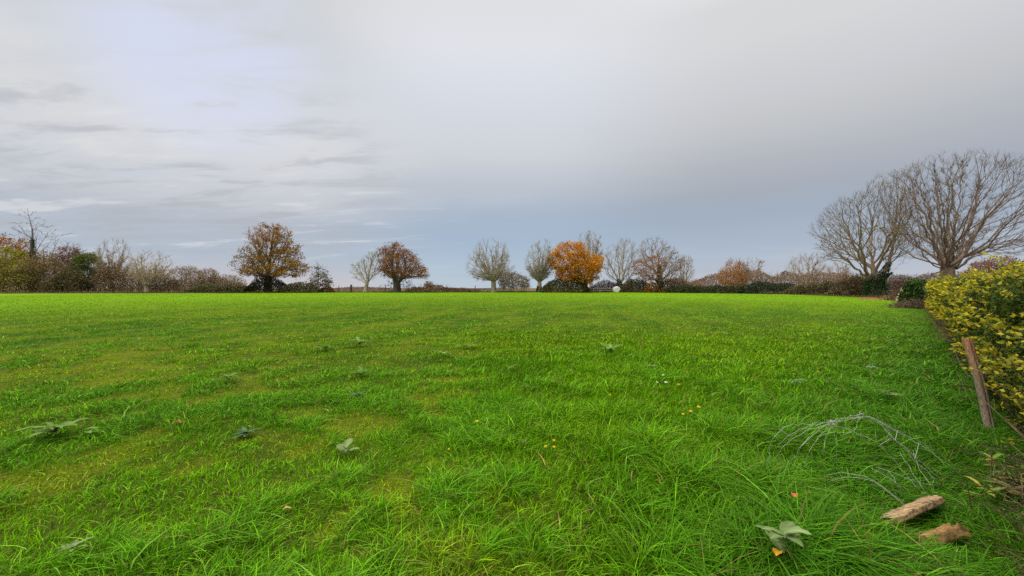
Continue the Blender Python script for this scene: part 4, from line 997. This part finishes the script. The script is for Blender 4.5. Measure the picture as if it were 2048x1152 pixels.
# ------------------------------------------------------------------ leaning post and its wires
def split_post():
    y = 4.0; x = (1988 - CX) / F * y; g = float(zg(x, y)); mb = MB()
    top = np.array([(1938 - CX) / F * 3.94, 3.94, CAMZ + (HY - 678) / F * 3.94]); bot = np.array([x, y, g - .12])
    prof = np.array([(-.052, -.04), (-.008, -.046), (.002, -.022), (.012, -.046), (.05, -.036), (.054, .035), (.01, .045), (-.05, .04)]) * .64
    n = 22; k = len(prof); ts = np.linspace(0, 1, n); v = []
    for i, t_ in enumerate(ts):
        c = bot + (top - bot) * t_ + np.array([.014 * math.sin(t_ * 5.5), .01 * math.sin(t_ * 7), 0])
        w = 1.0 - .08 * t_ + .05 * (vnoise(t_ * 7, 3., 6) - .5); pr = prof * w * (1 + (vnoise(np.arange(k) * 1.7, t_ * 6 + np.zeros(k), 12) - .5)[:, None] * .16)
        v.append(np.stack([c[0] + pr[:, 0], c[1] + pr[:, 1], np.full(k, c[2]) + (0 if i < n - 1 else 1) * (pr[:, 0] * -.25)], 1))
    i = np.arange(n - 1)[:, None] * k; j = np.arange(k)[None]; j2 = (j + 1) % k
    mb.add(np.concatenate(v), [np.stack([i + j, i + j2, i + k + j2, i + k + j], -1).reshape(-1, 4)])
    b0 = (n - 1) * k; mb.add(np.concatenate([v[-1], [v[-1].mean(0) + [0, 0, .004]]]), [np.array([[j_, (j_ + 1) % k, k] for j_ in range(k)])])
    m = bpy.data.materials.new('weathered_post'); m.use_nodes = True; nt = m.node_tree; p = nt.nodes['Principled BSDF']; p.inputs['Roughness'].default_value = .85; p.inputs['Specular IOR Level'].default_value = .1
    N = nt.nodes.new; L = nt.links.new; t = N('ShaderNodeTexCoord'); mp = N('ShaderNodeMapping'); mp.inputs['Scale'].default_value = (1, 1, .06); mp.inputs['Rotation'].default_value = (0, math.radians(14), 0)
    n1 = N('ShaderNodeTexNoise'); n1.inputs['Scale'].default_value = 90; n1.inputs['Detail'].default_value = 5; L(t.outputs['Object'], mp.inputs[0]); L(mp.outputs[0], n1.inputs[0])
    r1 = N('ShaderNodeValToRGB'); r1.color_ramp.elements[0].position = .32; r1.color_ramp.elements[1].position = .7; r1.color_ramp.elements[0].color = (.22, .17, .125, 1); r1.color_ramp.elements[1].color = (.56, .43, .33, 1); L(n1.outputs['Fac'], r1.inputs[0])
    sz = N('ShaderNodeSeparateXYZ'); L(t.outputs['Object'], sz.inputs[0]); mr = N('ShaderNodeMapRange'); mr.inputs[1].default_value = .45; mr.inputs[2].default_value = .95; L(sz.outputs[2], mr.inputs[0])
    mx_ = N('ShaderNodeMix'); mx_.data_type = 'RGBA'; mx_.blend_type = 'MULTIPLY'; L(mr.outputs[0], mx_.inputs[0]); L(r1.outputs[0], mx_.inputs[6]); mx_.inputs[7].default_value = (1.25, .82, .6, 1); L(mx_.outputs[2], p.inputs['Base Color'])
    b = N('ShaderNodeBump'); b.inputs['Strength'].default_value = .7; b.inputs['Distance'].default_value = .006; L(n1.outputs['Fac'], b.inputs['Height']); L(b.outputs[0], p.inputs['Normal'])
    tag(mb.build('wooden_post', m, None, False, (x, y, g)), 'split weathered wooden post leaning in front of the yellow-green hedge', 'post')
    wm = plain('rusty_wire', (.20, .14, .10), .6, .4, 30., .3)
    for (lab, t0, dz) in (('rusty fence wire leaving the leaning post at half height', .55, .02), ('low rusty fence wire near the foot of the leaning post', .25, -.01)):
        mb = MB(); a = bot + (top - bot) * t0 + [.05, .02, 0]
        pts = [a + np.array([Q2 * q_, Q2 * q_, dz * q_ - .05 * math.sin(q_ * 1.1) + R.normal() * .004]) + [-.03 * min(q_, 1.2), .03 * min(q_, 1.2), 0] for q_ in np.linspace(0, 3.2, 26)]
        loft(mb, pts, np.full(26, .0022), 5); tag(mb.build('fence_wire', wm, None, False, tuple(a)), lab, 'wire', 'wires on the leaning post')
    mb = MB(); a = np.array([top[0] * .3 + x * .7, 4.1, .36]); pts = np.array([a + [0.02, -.07, 0], a + [-.12, -.07, .002], a + [-.28, -.08, -.004], a + [-.36, -.08, -.02]])
split_post()

# ------------------------------------------------------------------ tangle of old wire netting
def netting():
    mb = MB(); ST = [
     [(1910, 928, 3.40), (1855, 893, 3.32), (1795, 860, 3.25), (1742, 833, 3.2), (1700, 835, 3.15), (1665, 845, 3.1), (1620, 849, 3.05), (1580, 848, 3.0), (1555, 862, 2.95), (1539, 890, 2.95), (1534, 920, 2.97), (1549, 968, 3.04)],
     [(1915, 936, 3.38), (1860, 900, 3.3), (1800, 866, 3.24), (1738, 832, 3.19), (1690, 840, 3.12), (1660, 847, 3.08), (1612, 860, 3.02), (1578, 880, 3.0), (1557, 905, 3.02), (1545, 930, 3.1)],
     [(1905, 932, 3.42), (1840, 888, 3.36), (1780, 854, 3.3), (1732, 831, 3.24), (1712, 829, 3.2), (1680, 838, 3.16), (1640, 848, 3.1), (1600, 856, 3.1), (1568, 876, 3.12), (1552, 900, 3.16)],
     [(1665, 846, 3.1), (1638, 858, 3.02), (1610, 884, 2.98), (1586, 912, 3.0), (1578, 940, 3.05)], [(1664, 846, 3.1), (1640, 870, 3.04), (1618, 904, 3.0), (1606, 935, 3.05)],
     [(1666, 846, 3.1), (1652, 878, 3.04), (1643, 908, 3.05)], [(1665, 840, 3.08), (1667, 870, 3.05), (1673, 902, 3.05), (1672, 925, 3.1)],
     [(1664, 846, 3.1), (1700, 860, 3.04), (1755, 885, 2.98), (1798, 930, 2.92), (1832, 970, 2.86), (1868, 1012, 2.7)],
     [(1734, 832, 3.2), (1762, 850, 3.14), (1795, 884, 3.08), (1832, 922, 3.02), (1872, 962, 2.94), (1902, 1000, 2.85)],
     [(1718, 831, 3.2), (1716, 848, 3.18), (1719, 858, 3.17), (1700, 864, 3.15), (1682, 872, 3.16)], [(1740, 833, 3.2), (1802, 868, 3.1), (1872, 908, 3.04), (1935, 962, 3.0)],
     [(1745, 834, 3.2), (1775, 850, 3.16), (1784, 874, 3.14), (1772, 884, 3.13)], [(1655, 950, 2.92), (1690, 942, 2.84), (1735, 954, 2.78), (1770, 974, 2.72), (1800, 1000, 2.68), (1836, 1026, 2.6)],
     [(1662, 962, 2.9), (1700, 948, 2.84), (1742, 960, 2.76), (1786, 988, 2.68), (1830, 1030, 2.58), (1845, 1046, 2.56)],
     [(1742, 936, 2.95), (1782, 956, 2.88), (1810, 984, 2.82), (1822, 1000, 2.8)], [(1752, 934, 2.95), (1796, 950, 2.9), (1842, 966, 2.86), (1880, 972, 2.86)], [(1800, 905, 3.0), (1826, 946, 2.9), (1852, 988, 2.78), (1880, 1032, 2.62), (1884, 1062, 2.5)],
     [(1826, 900, 3.1), (1832, 930, 3.02), (1862, 968, 2.9), (1884, 1018, 2.7), (1880, 1050, 2.55)], [(1775, 940, 2.92), (1806, 972, 2.84), (1790, 980, 2.84), (1812, 996, 2.8)],
     [(1612, 1018, 2.72), (1650, 1012, 2.66), (1700, 1018, 2.62), (1730, 1040, 2.6)], [(1770, 858, 3.15), (1800, 890, 3.06), (1856, 936, 2.98), (1920, 990, 2.9)]]
    for st in ST:
        q = np.array([P(*p) for p in st]); q = resample(q, .05)
        for _ in range(2): q[1:-1] = (q[:-2] + q[2:] + 2 * q[1:-1]) / 4
        q[1:-1] += R.normal(size=q[1:-1].shape) * .0045
        loft(mb, q, np.full(len(q), .0013), 4)
    # short cross wires and the knots where strands are twisted together
    for (a, b) in [((1742, 833, 3.2), (1700, 836, 3.15)), ((1580, 872, 3.0), (1558, 858, 2.98)), ((1600, 895, 3.0), (1618, 874, 3.02)), ((1830, 918, 3.03), (1838, 886, 3.33)), ((1795, 862, 3.2), (1790, 882, 3.09)), ((1760, 890, 2.98), (1782, 876, 3.12))]:
        loft(mb, resample([P(*a), P(*b)], .03), np.full(len(resample([P(*a), P(*b)], .03)), .002), 4)
    for (k, n_) in (((1665, 845, 3.1), 9), ((1718, 832, 3.2), 12)):
        c = P(*k)
        for i in range(n_): e = rand_dirs(1)[0] * R.uniform(.015, .05); loft(mb, [c - e, c + e * .2, c + e], [.0018] * 3, 4)
    tag(mb.build('wire_netting', plain('galvanised_wire', (.36, .36, .31), .6, .0, 40., .25), None, False, tuple(P(1720, 925, 3.1))), 'arched tangle of old grey wire netting lying in the long grass', 'wire netting')
netting()

# ------------------------------------------------------------------ two broken pieces of wood
def chunk(name, label, a, b, wid, thk, roll, mat, rag, notch=0., seed=1):
    a = np.array(a); b = np.array(b); u = unit(b - a); L_ = np.linalg.norm(b - a); side = unit(np.cross(u, [0, 0, 1])); up = np.cross(side, u)
    c_, s_ = math.cos(roll), math.sin(roll); side, up = side * c_ + up * s_, up * c_ - side * s_
    n = 26; ring = []
    for k in range(7): ring.append((-.5 + k / 6, .5))
    for k in range(3): ring.append((.5, .25 - k * .25))
    for k in range(7): ring.append((.5 - k / 6, -.5))
    for k in range(3): ring.append((-.5, -.25 + k * .25))
    ring = np.array(ring); m = len(ring); v = []
    for i in range(n):
        t = i / (n - 1); taper = 1 - .25 * (abs(t - .5) * 2) ** 6
        x_ = ring[:, 0] * wid * taper * (1 - notch * (.5 + .5 * math.sin(t * 9 + seed)) * (vnoise(t * 4, 2., seed)))
        z_ = ring[:, 1] * thk * (1 + rag * 1.2 * (fbm(ring[:, 0] * 5 + 7, np.full(m, t * 6), seed + 3) - .5)) 
        e = (.03 * rag * (vnoise(ring[:, 0] * 6 + 3, ring[:, 1] * 3 + i * 0., seed + 9) - .5) * (2 if i in (0, n - 1) else 0) * 2.2)
        v.append(a + u * (L_ * t) + (u * e[:, None] + side * x_[:, None] + up * z_[:, None]) + R.normal(size=(m, 3)) * .0012)
    i = np.arange(n - 1)[:, None] * m; j = np.arange(m)[None]; j2 = (j + 1) % m
    mb = MB(); mb.add(np.concatenate(v), [np.stack([i + j, i + j2, i + m + j2, i + m + j], -1).reshape(-1, 4)])
    for e, s2 in ((v[0], 1), (v[-1], -1)):
        cc = e.mean(0); mb.add(np.vstack([e, cc]), [np.array([[j_, (j_ + 1) % m, m][::s2] for j_ in range(m)])])
    return tag(mb.build(name, mat, None, False, tuple((a + b) / 2)), label, 'wood')
def wood_mat(c0, c1, scale, ang):
    m = bpy.data.materials.new('broken_wood'); m.use_nodes = True; nt = m.node_tree; p = nt.nodes['Principled BSDF']; p.inputs['Roughness'].default_value = .85; p.inputs['Specular IOR Level'].default_value = .15
    N = nt.nodes.new; L = nt.links.new; t = N('ShaderNodeTexCoord'); mp = N('ShaderNodeMapping'); mp.inputs['Rotation'].default_value = (0, 0, -ang); mp.inputs['Scale'].default_value = (.12, 1, 1)
    n1 = N('ShaderNodeTexNoise'); n1.inputs['Scale'].default_value = scale; n1.inputs['Detail'].default_value = 6; n1.inputs['Roughness'].default_value = .65; L(t.outputs['Object'], mp.inputs[0]); L(mp.outputs[0], n1.inputs[0])
    r1 = N('ShaderNodeValToRGB'); r1.color_ramp.elements[0].position = .36; r1.color_ramp.elements[1].position = .68; r1.color_ramp.elements[0].color = c0 + (1,); r1.color_ramp.elements[1].color = c1 + (1,); L(n1.outputs['Fac'], r1.inputs[0])
    n2 = N('ShaderNodeTexNoise'); n2.inputs['Scale'].default_value = 22; n2.inputs['Detail'].default_value = 3; L(t.outputs['Object'], n2.inputs[0])
    mx_ = N('ShaderNodeMix'); mx_.data_type = 'RGBA'; mr = N('ShaderNodeMapRange'); mr.inputs[1].default_value = .55; mr.inputs[2].default_value = .68; L(n2.outputs['Fac'], mr.inputs[0]); L(mr.outputs[0], mx_.inputs[0]); L(r1.outputs[0], mx_.inputs[6]); mx_.inputs[7].default_value = (.09, .055, .03, 1); L(mx_.outputs[2], p.inputs['Base Color'])
    b = N('ShaderNodeBump'); b.inputs['Strength'].default_value = .9; b.inputs['Distance'].default_value = .006; L(n1.outputs['Fac'], b.inputs['Height']); L(b.outputs[0], p.inputs['Normal'])
    return m
BOARD = [((2.23, 2.38, .115), (2.77, 2.61, .125)), ((2.28, 2.225, .09), (2.56, 2.31, .10))]
chunk('broken_plank', 'longer broken plank lying in the grass under the wire netting', *BOARD[0], .10, .036, math.radians(24), wood_mat((.17, .105, .05), (.50, .35, .18), 60, math.atan2(.23, .54)), .35, .12, 3)
chunk('wood_chunk', 'short jagged chunk of rotten orange-brown wood beside the broken plank', *BOARD[1], .09, .06, math.radians(30), wood_mat((.15, .075, .03), (.46, .27, .10), 50, math.atan2(.09, .28)), .9, .45, 8)

# ------------------------------------------------------------------ weeds, flowers and fallen leaves in the grass
def leaf_blade(mb, base, d, L_, W_, arch, col, droop=.5, wav=.12):
    d = unit(np.array([d[0], d[1], 0.])); s = np.array([-d[1], d[0], 0]); n = 9; v = []
    for i in range(n):
        t = i / (n - 1); w = W_ * .5 * (math.sin(math.pi * min(1, t ** .75 * .97 + .03)) ** .8) * (1 if t < .97 else .2); w = max(w, W_ * .05 if t < .9 else 0)
        h = arch * L_ * (t - droop * t * t * 1.3); c = base + d * L_ * t * (1 - .12 * arch) + [0, 0, h]
        f = .22 * w; r1, r2 = R.normal(size=2) * wav * w
        v += [c + s * w + [0, 0, f + r1], c + s * w * .5 + [0, 0, f * .4], c, c - s * w * .5 + [0, 0, f * .4], c - s * w + [0, 0, f + r2]]
    i = np.arange(n - 1)[:, None] * 5; j = np.arange(4)[None]
    k = np.tile(np.array([1, 1, 1.35, 1, 1.]), n)[:, None] * (1 + R.normal(size=(n * 5, 1)) * .08)
    mb.add(np.array(v), [np.stack([i + j, i + j + 1, i + 5 + j + 1, i + 5 + j], -1).reshape(-1, 4)], np.clip(np.array(col) * k, 0, .9))
WEEDLEAF = attr_mat('weed_leaf', .2, .6, .08)
def weed(name, label, px, py, n, L_, W_, cols, arch=(.25, .9), spread=6.28, a0=0., lift=.03, parts=False, group='dock plants in the field', flowerless=True):
    x, y, g = G(px, py); o = thing(name, label, 'plant', (x, y, g), group); org = (x, y, g); mb = MB()
    for i in range(n):
        a = a0 + spread * (i + R.uniform(-.3, .3)) / n; q = R.uniform(.45, .95)
        if parts: mb = MB()
        leaf_blade(mb, np.array([x, y, g + lift * R.uniform(.6, 1.3)]), (math.cos(a), math.sin(a)), L_ * q, W_ * q * R.uniform(.8, 1.15), R.uniform(*arch) * .75, np.array(cols[R.integers(len(cols))]) * R.uniform(.8, 1.2))
        if parts: mb.build('leaf', WEEDLEAF, o, True, org)
    if not parts: mb.build('leaves', WEEDLEAF, o, True, org)
    return o
PALEG = [(.115, .185, .03), (.095, .17, .025), (.135, .20, .045)]; MIDG = [(.07, .15, .015), (.09, .17, .02), (.06, .13, .015)]; GREYG = [(.135, .19, .06), (.16, .215, .08)]
weed('dock_plant', 'largest pale green dock rosette in the grass at lower left', 112, 886, 13, .34, .105, PALEG + MIDG[:1], (.25, 1.0), lift=.08, parts=True)
weed('dock_plant', 'flat-leaved dock just right of the largest rosette', 168, 884, 4, .2, .07, PALEG, (.15, .5), 1.6, -.6, .07)
weed('dock_plant', 'small dock on the yellowish strip behind and right of the largest rosette', 458, 768, 7, .30, .09, PALEG + MIDG, (.3, .8), lift=.08)
weed('dock_plant', 'darker spreading dock clump in the upper left of the rough grass', 648, 702, 9, .38, .11, MIDG + PALEG, (.3, .8), lift=.08)
weed('dock_plant', 'tallest dock clump beside the darker spreading one', 718, 695, 11, .46, .12, MIDG + PALEG, (.5, 1.1), lift=.1)
weed('dock_plant', 'leafy dock directly below the tallest dock clump', 724, 750, 9, .30, .09, MIDG + PALEG[:1], (.3, .9), lift=.08)
weed('dock_plant', 'dark flat weed on the mossy ground near the leafy dock', 712, 794, 12, .20, .045, [(.05, .11, .03), (.07, .13, .035)], (.1, .5), lift=.06)
weed('dock_plant', 'pale three-leaved dock in mid field left of centre', 886, 713, 5, .40, .12, PALEG, (.3, .9), lift=.08)
weed('dock_plant', 'faint dock rosette farther out in the middle of the field', 932, 697, 6, .42, .12, PALEG + MIDG, (.3, .7), lift=.08)
weed('dock_plant', 'pale dock standing alone in mid field right of centre', 1220, 706, 6, .44, .13, PALEG, (.4, 1.), lift=.08)
weed('dock_plant', 'small dock above the daisies', 1304, 741, 6, .24, .08, PALEG, (.3, .9), lift=.08)
weed('dock_plant', 'narrow-leaved weed in the grass left of the daisies', 1062, 778, 5, .24, .06, MIDG, (.6, 1.2), lift=.06)
weed('dock_plant', 'single pale dock leaf left of the narrow-leaved weed', 1014, 748, 2, .28, .12, PALEG, (.6, 1.2), 1.2, 0, .06)
weed('mullein_plant', 'grey-green upright broad leaf in the left of the foreground grass', 692, 912, 5, .17, .10, GREYG, (.6, 1.5), lift=.08, group=None)
weed('creeping_weed', 'dark creeping weed patch on the mossy ground at left', 492, 872, 16, .16, .05, [(.06, .12, .04), (.05, .10, .035)], (.1, .5), lift=.05, group=None)
weed('grey_weed', 'flat grey-green weed half hidden in the grass of the bottom left corner', 148, 1102, 6, .12, .045, [(.14, .20, .06), (.16, .21, .08)], (.1, .5), lift=.05, group=None)
weed('broad_weed', 'broad grey-green leaves at the bottom edge below the yellow fallen leaf', 1568, 1150, 8, .17, .075, GREYG, (.4, 1.2), lift=.15, parts=True, group=None)
weed('low_weed', 'low round-leaved weed beside three dandelions in the foreground', 1046, 884, 9, .09, .05, MIDG + [(.14, .12, .05)], (.2, .6), lift=.04, group=None)
weed('low_weed', 'low pale weed in the long grass behind the wire netting', 1780, 806, 9, .18, .07, PALEG, (.2, .8), lift=.12, group=None)
weed('low_weed', 'bluish weed tuft in the long grass left of the seed head', 1592, 776, 7, .2, .06, [(.12, .22, .1), (.09, .18, .07)], (.3, .8), lift=.1, group=None)
def flower(kind, label, px, py, h=.13, r=.02):
    r = r * .82
    x, y, g = G(px, py); y2 = y; d = (CAMZ - g - h) * F / (py - HY); x = (px - CX) / F * d; g = float(zg(x, d)); y = d
    o = thing(kind, label, 'flower', (x, y, g), {'daisy': 'daisies in the field', 'dandelion': 'dandelions in the field'}.get(kind)); org = (x, y, g)
    k = np.array([x, y, g + h]); mb = MB(); loft(mb, [[x + .02, y, g], [x + .008, y, g + h * .6], k - [0, 0, .003]], [.0016, .0015, .0015], 5); mb.build('stem', bark((.10, .16, .04), 40.), o, False, org)
    tilt = unit(np.array([R.normal() * .25, -.35, 1.])); e1 = unit(np.cross(tilt, [0, 1, .2])); e2 = np.cross(tilt, e1); pm = MB()
    rings = [(r, .15, 22), (r * .72, .45, 16), (r * .42, .8, 10)] if kind == 'dandelion' else [(r, .12, 17)]
    c = {'daisy': (.82, .82, .80), 'dandelion': (.74, .50, .02)}[kind]
    for (q, rise, n) in rings:
        for i in range(n):
            a = 6.283 * i / n + R.normal() * .08; dd = e1 * math.cos(a) + e2 * math.sin(a); s = e2 * math.cos(a) - e1 * math.sin(a); ln = q * R.uniform(.85, 1.1); w = q * 3.3 / n
            pm.add([k, k + dd * ln * .5 + s * w + tilt * rise * ln * .5, k + dd * ln + tilt * rise * ln, k + dd * ln * .5 - s * w + tilt * rise * ln * .5], [np.array([[0, 1, 2, 3]])], np.array(c) * R.uniform(.85, 1.05))
    pm.build('petals', LEAF, o, False, org)
    if kind == 'daisy':
        cm = MB(); rock(cm, k + tilt * .002, (r * .75, r * .75, r * .5), np.array((.7, .42, .02)), 4, 8); cm.build('flower_centre', LEAF, o, True, org)
flower('daisy', 'lowest and whitest daisy of the little daisy patch', 1332, 765, .15, .028)
flower('daisy', 'left daisy of the little daisy patch', 1314, 764, .15, .024)
flower('daisy', 'upper daisy of the little daisy patch', 1326, 750, .15, .024)
flower('dandelion', 'yellow dandelion at the right edge of the daisy patch', 1357, 769, .14, .024)
flower('dandelion', 'rightmost of three yellow dandelions in a short row below the daisies', 1397, 812, .14, .026)
flower('dandelion', 'middle of three yellow dandelions in a short row below the daisies', 1381, 818, .14, .024)
flower('dandelion', 'leftmost of three yellow dandelions in a short row below the daisies', 1366, 823, .14, .02)
flower('dandelion', 'lone orange-yellow dandelion left of the foreground centre', 954, 844, .12, .024)
flower('dandelion', 'upper of the three tiny dandelions beside the low round-leaved weed', 1108, 880, .12, .018)
flower('dandelion', 'lower left of the three tiny dandelions beside the low round-leaved weed', 1091, 892, .12, .018)
flower('dandelion', 'lower right of the three tiny dandelions beside the low round-leaved weed', 1108, 893, .12, .018)
flower('dandelion', 'dandelion in the grass far left of the daisy patch', 1220, 786, .13, .02)
flower('dandelion', 'dim dandelion between the lone one and the daisy patch', 1143, 808, .13, .017)
flower('dandelion', 'dandelion low in the grass near the middle, at the foot of a tuft', 898, 899, .11, .016)
flower('dandelion', 'left one of the two distant dandelions towards the hedge', 1588, 746, .14, .024)
flower('dandelion', 'right one of the two distant dandelions towards the hedge', 1637, 742, .14, .024)
def seed_head():
    x, y, g = G(1744, 788); o = thing('seed_head', 'pale green umbel seed head standing in the long grass before the hedge', 'plant', (x, y, g)); org = (x, y, g)
    mb = MB(); k = np.array([x - .01, y, g + .34]); loft(mb, [[x, y, g], [x + .006, y, g + .2], k], [.004, .0035, .003], 5)
    hd = MB()
    for i in range(15):
        e = unit(np.array([math.cos(i * 2.4) * .9, math.sin(i * 2.4) * .9, 1.1 + R.normal() * .25])) * R.uniform(.045, .075); loft(mb, [k, k + e * .6, k + e], [.0014, .001, .0008], 3)
        q = k + e + R.normal(size=(16, 3)) * .009; leaves(hd, q, .014, palette(16, [(.32, .42, .2), (.26, .36, .15)]), .8)
    mb.build('stalk', bark((.16, .24, .09), 30.), o, False, org); hd.build('umbel', LEAF, o, False, org)
seed_head()
def fallen(label, px, py, z, L_, W_, ang, col, col2=None, curl=.6):
    d = (CAMZ - z) * F / (py - HY); x = (px - CX) / F * d; mb = MB()
    leaf_blade(mb, np.array([x - math.cos(ang) * L_ / 2, d - math.sin(ang) * L_ / 2, z]), (math.cos(ang), math.sin(ang)), L_, W_, curl, col, .75, .35)
    tag(mb.build('fallen_leaf', WEEDLEAF, None, True, (x, d, z)), label, 'leaf', 'fallen autumn leaves')
fallen('bright yellow-orange fallen leaf near the bottom edge above broad grey-green leaves', 1556, 1106, .17, .062, .04, .7, (.52, .25, .02), curl=.7)
fallen('dull brown fallen leaf in the grass at left, above the creeping weed', 356, 847, .10, .12, .055, .3, (.26, .13, .05))
fallen('small orange-brown fallen leaf in the long grass left of the broken plank', 1588, 990, .16, .06, .04, 1.2, (.33, .13, .03))
fallen('curled orange leaf low in the grass left of the wood chunk', 1745, 1074, .10, .07, .04, .5, (.45, .2, .04), curl=1.2)
fallen('tan fallen leaf in the foreground grass at centre left', 575, 1018, .08, .06, .03, .2, (.42, .25, .09))
def shoots():
    for (lab, st, n) in [('leafy green-yellow shoot reaching out over the grass from the hedge foot', [(2075, 935, 2.75), (2020, 958, 2.7), (1975, 985, 2.68), (1938, 1000, 2.68)], 26),
                         ('lower leafy shoot at the right edge beside the wood chunk', [(2080, 965, 2.6), (2030, 978, 2.55), (1985, 982, 2.55), (1950, 968, 2.55)], 24),
                         ('upright leafy shoot at the right edge above the other shoots', [(2060, 990, 2.7), (2015, 950, 2.75), (1990, 925, 2.8), (1978, 905, 2.82)], 18)]:
        q = resample([P(*p) for p in st], .04); o = thing('leafy_shoot', lab, 'plant', tuple(q[0]), 'leafy shoots at the hedge foot'); org = tuple(q[0])
        mb = MB(); loft(mb, q, np.linspace(.006, .002, len(q)), 5); mb.build('stem', bark((.17, .09, .05), 30.), o, False, org); lm = MB()
        for i in range(n):
            b = q[int((i + .5) / n * (len(q) - 1))]; a = R.random() * 6.28
            leaf_blade(lm, b, (math.cos(a), math.sin(a)), R.uniform(.06, .11), R.uniform(.02, .03), R.uniform(-.3, 1.0), np.array([(.14, .20, .03), (.26, .24, .04), (.09, .14, .025), (.22, .12, .04)][R.choice(4, p=[.4, .3, .2, .1])]) * R.uniform(.8, 1.2))
        lm.build('leaves', WEEDLEAF, o, True, org)
shoots()
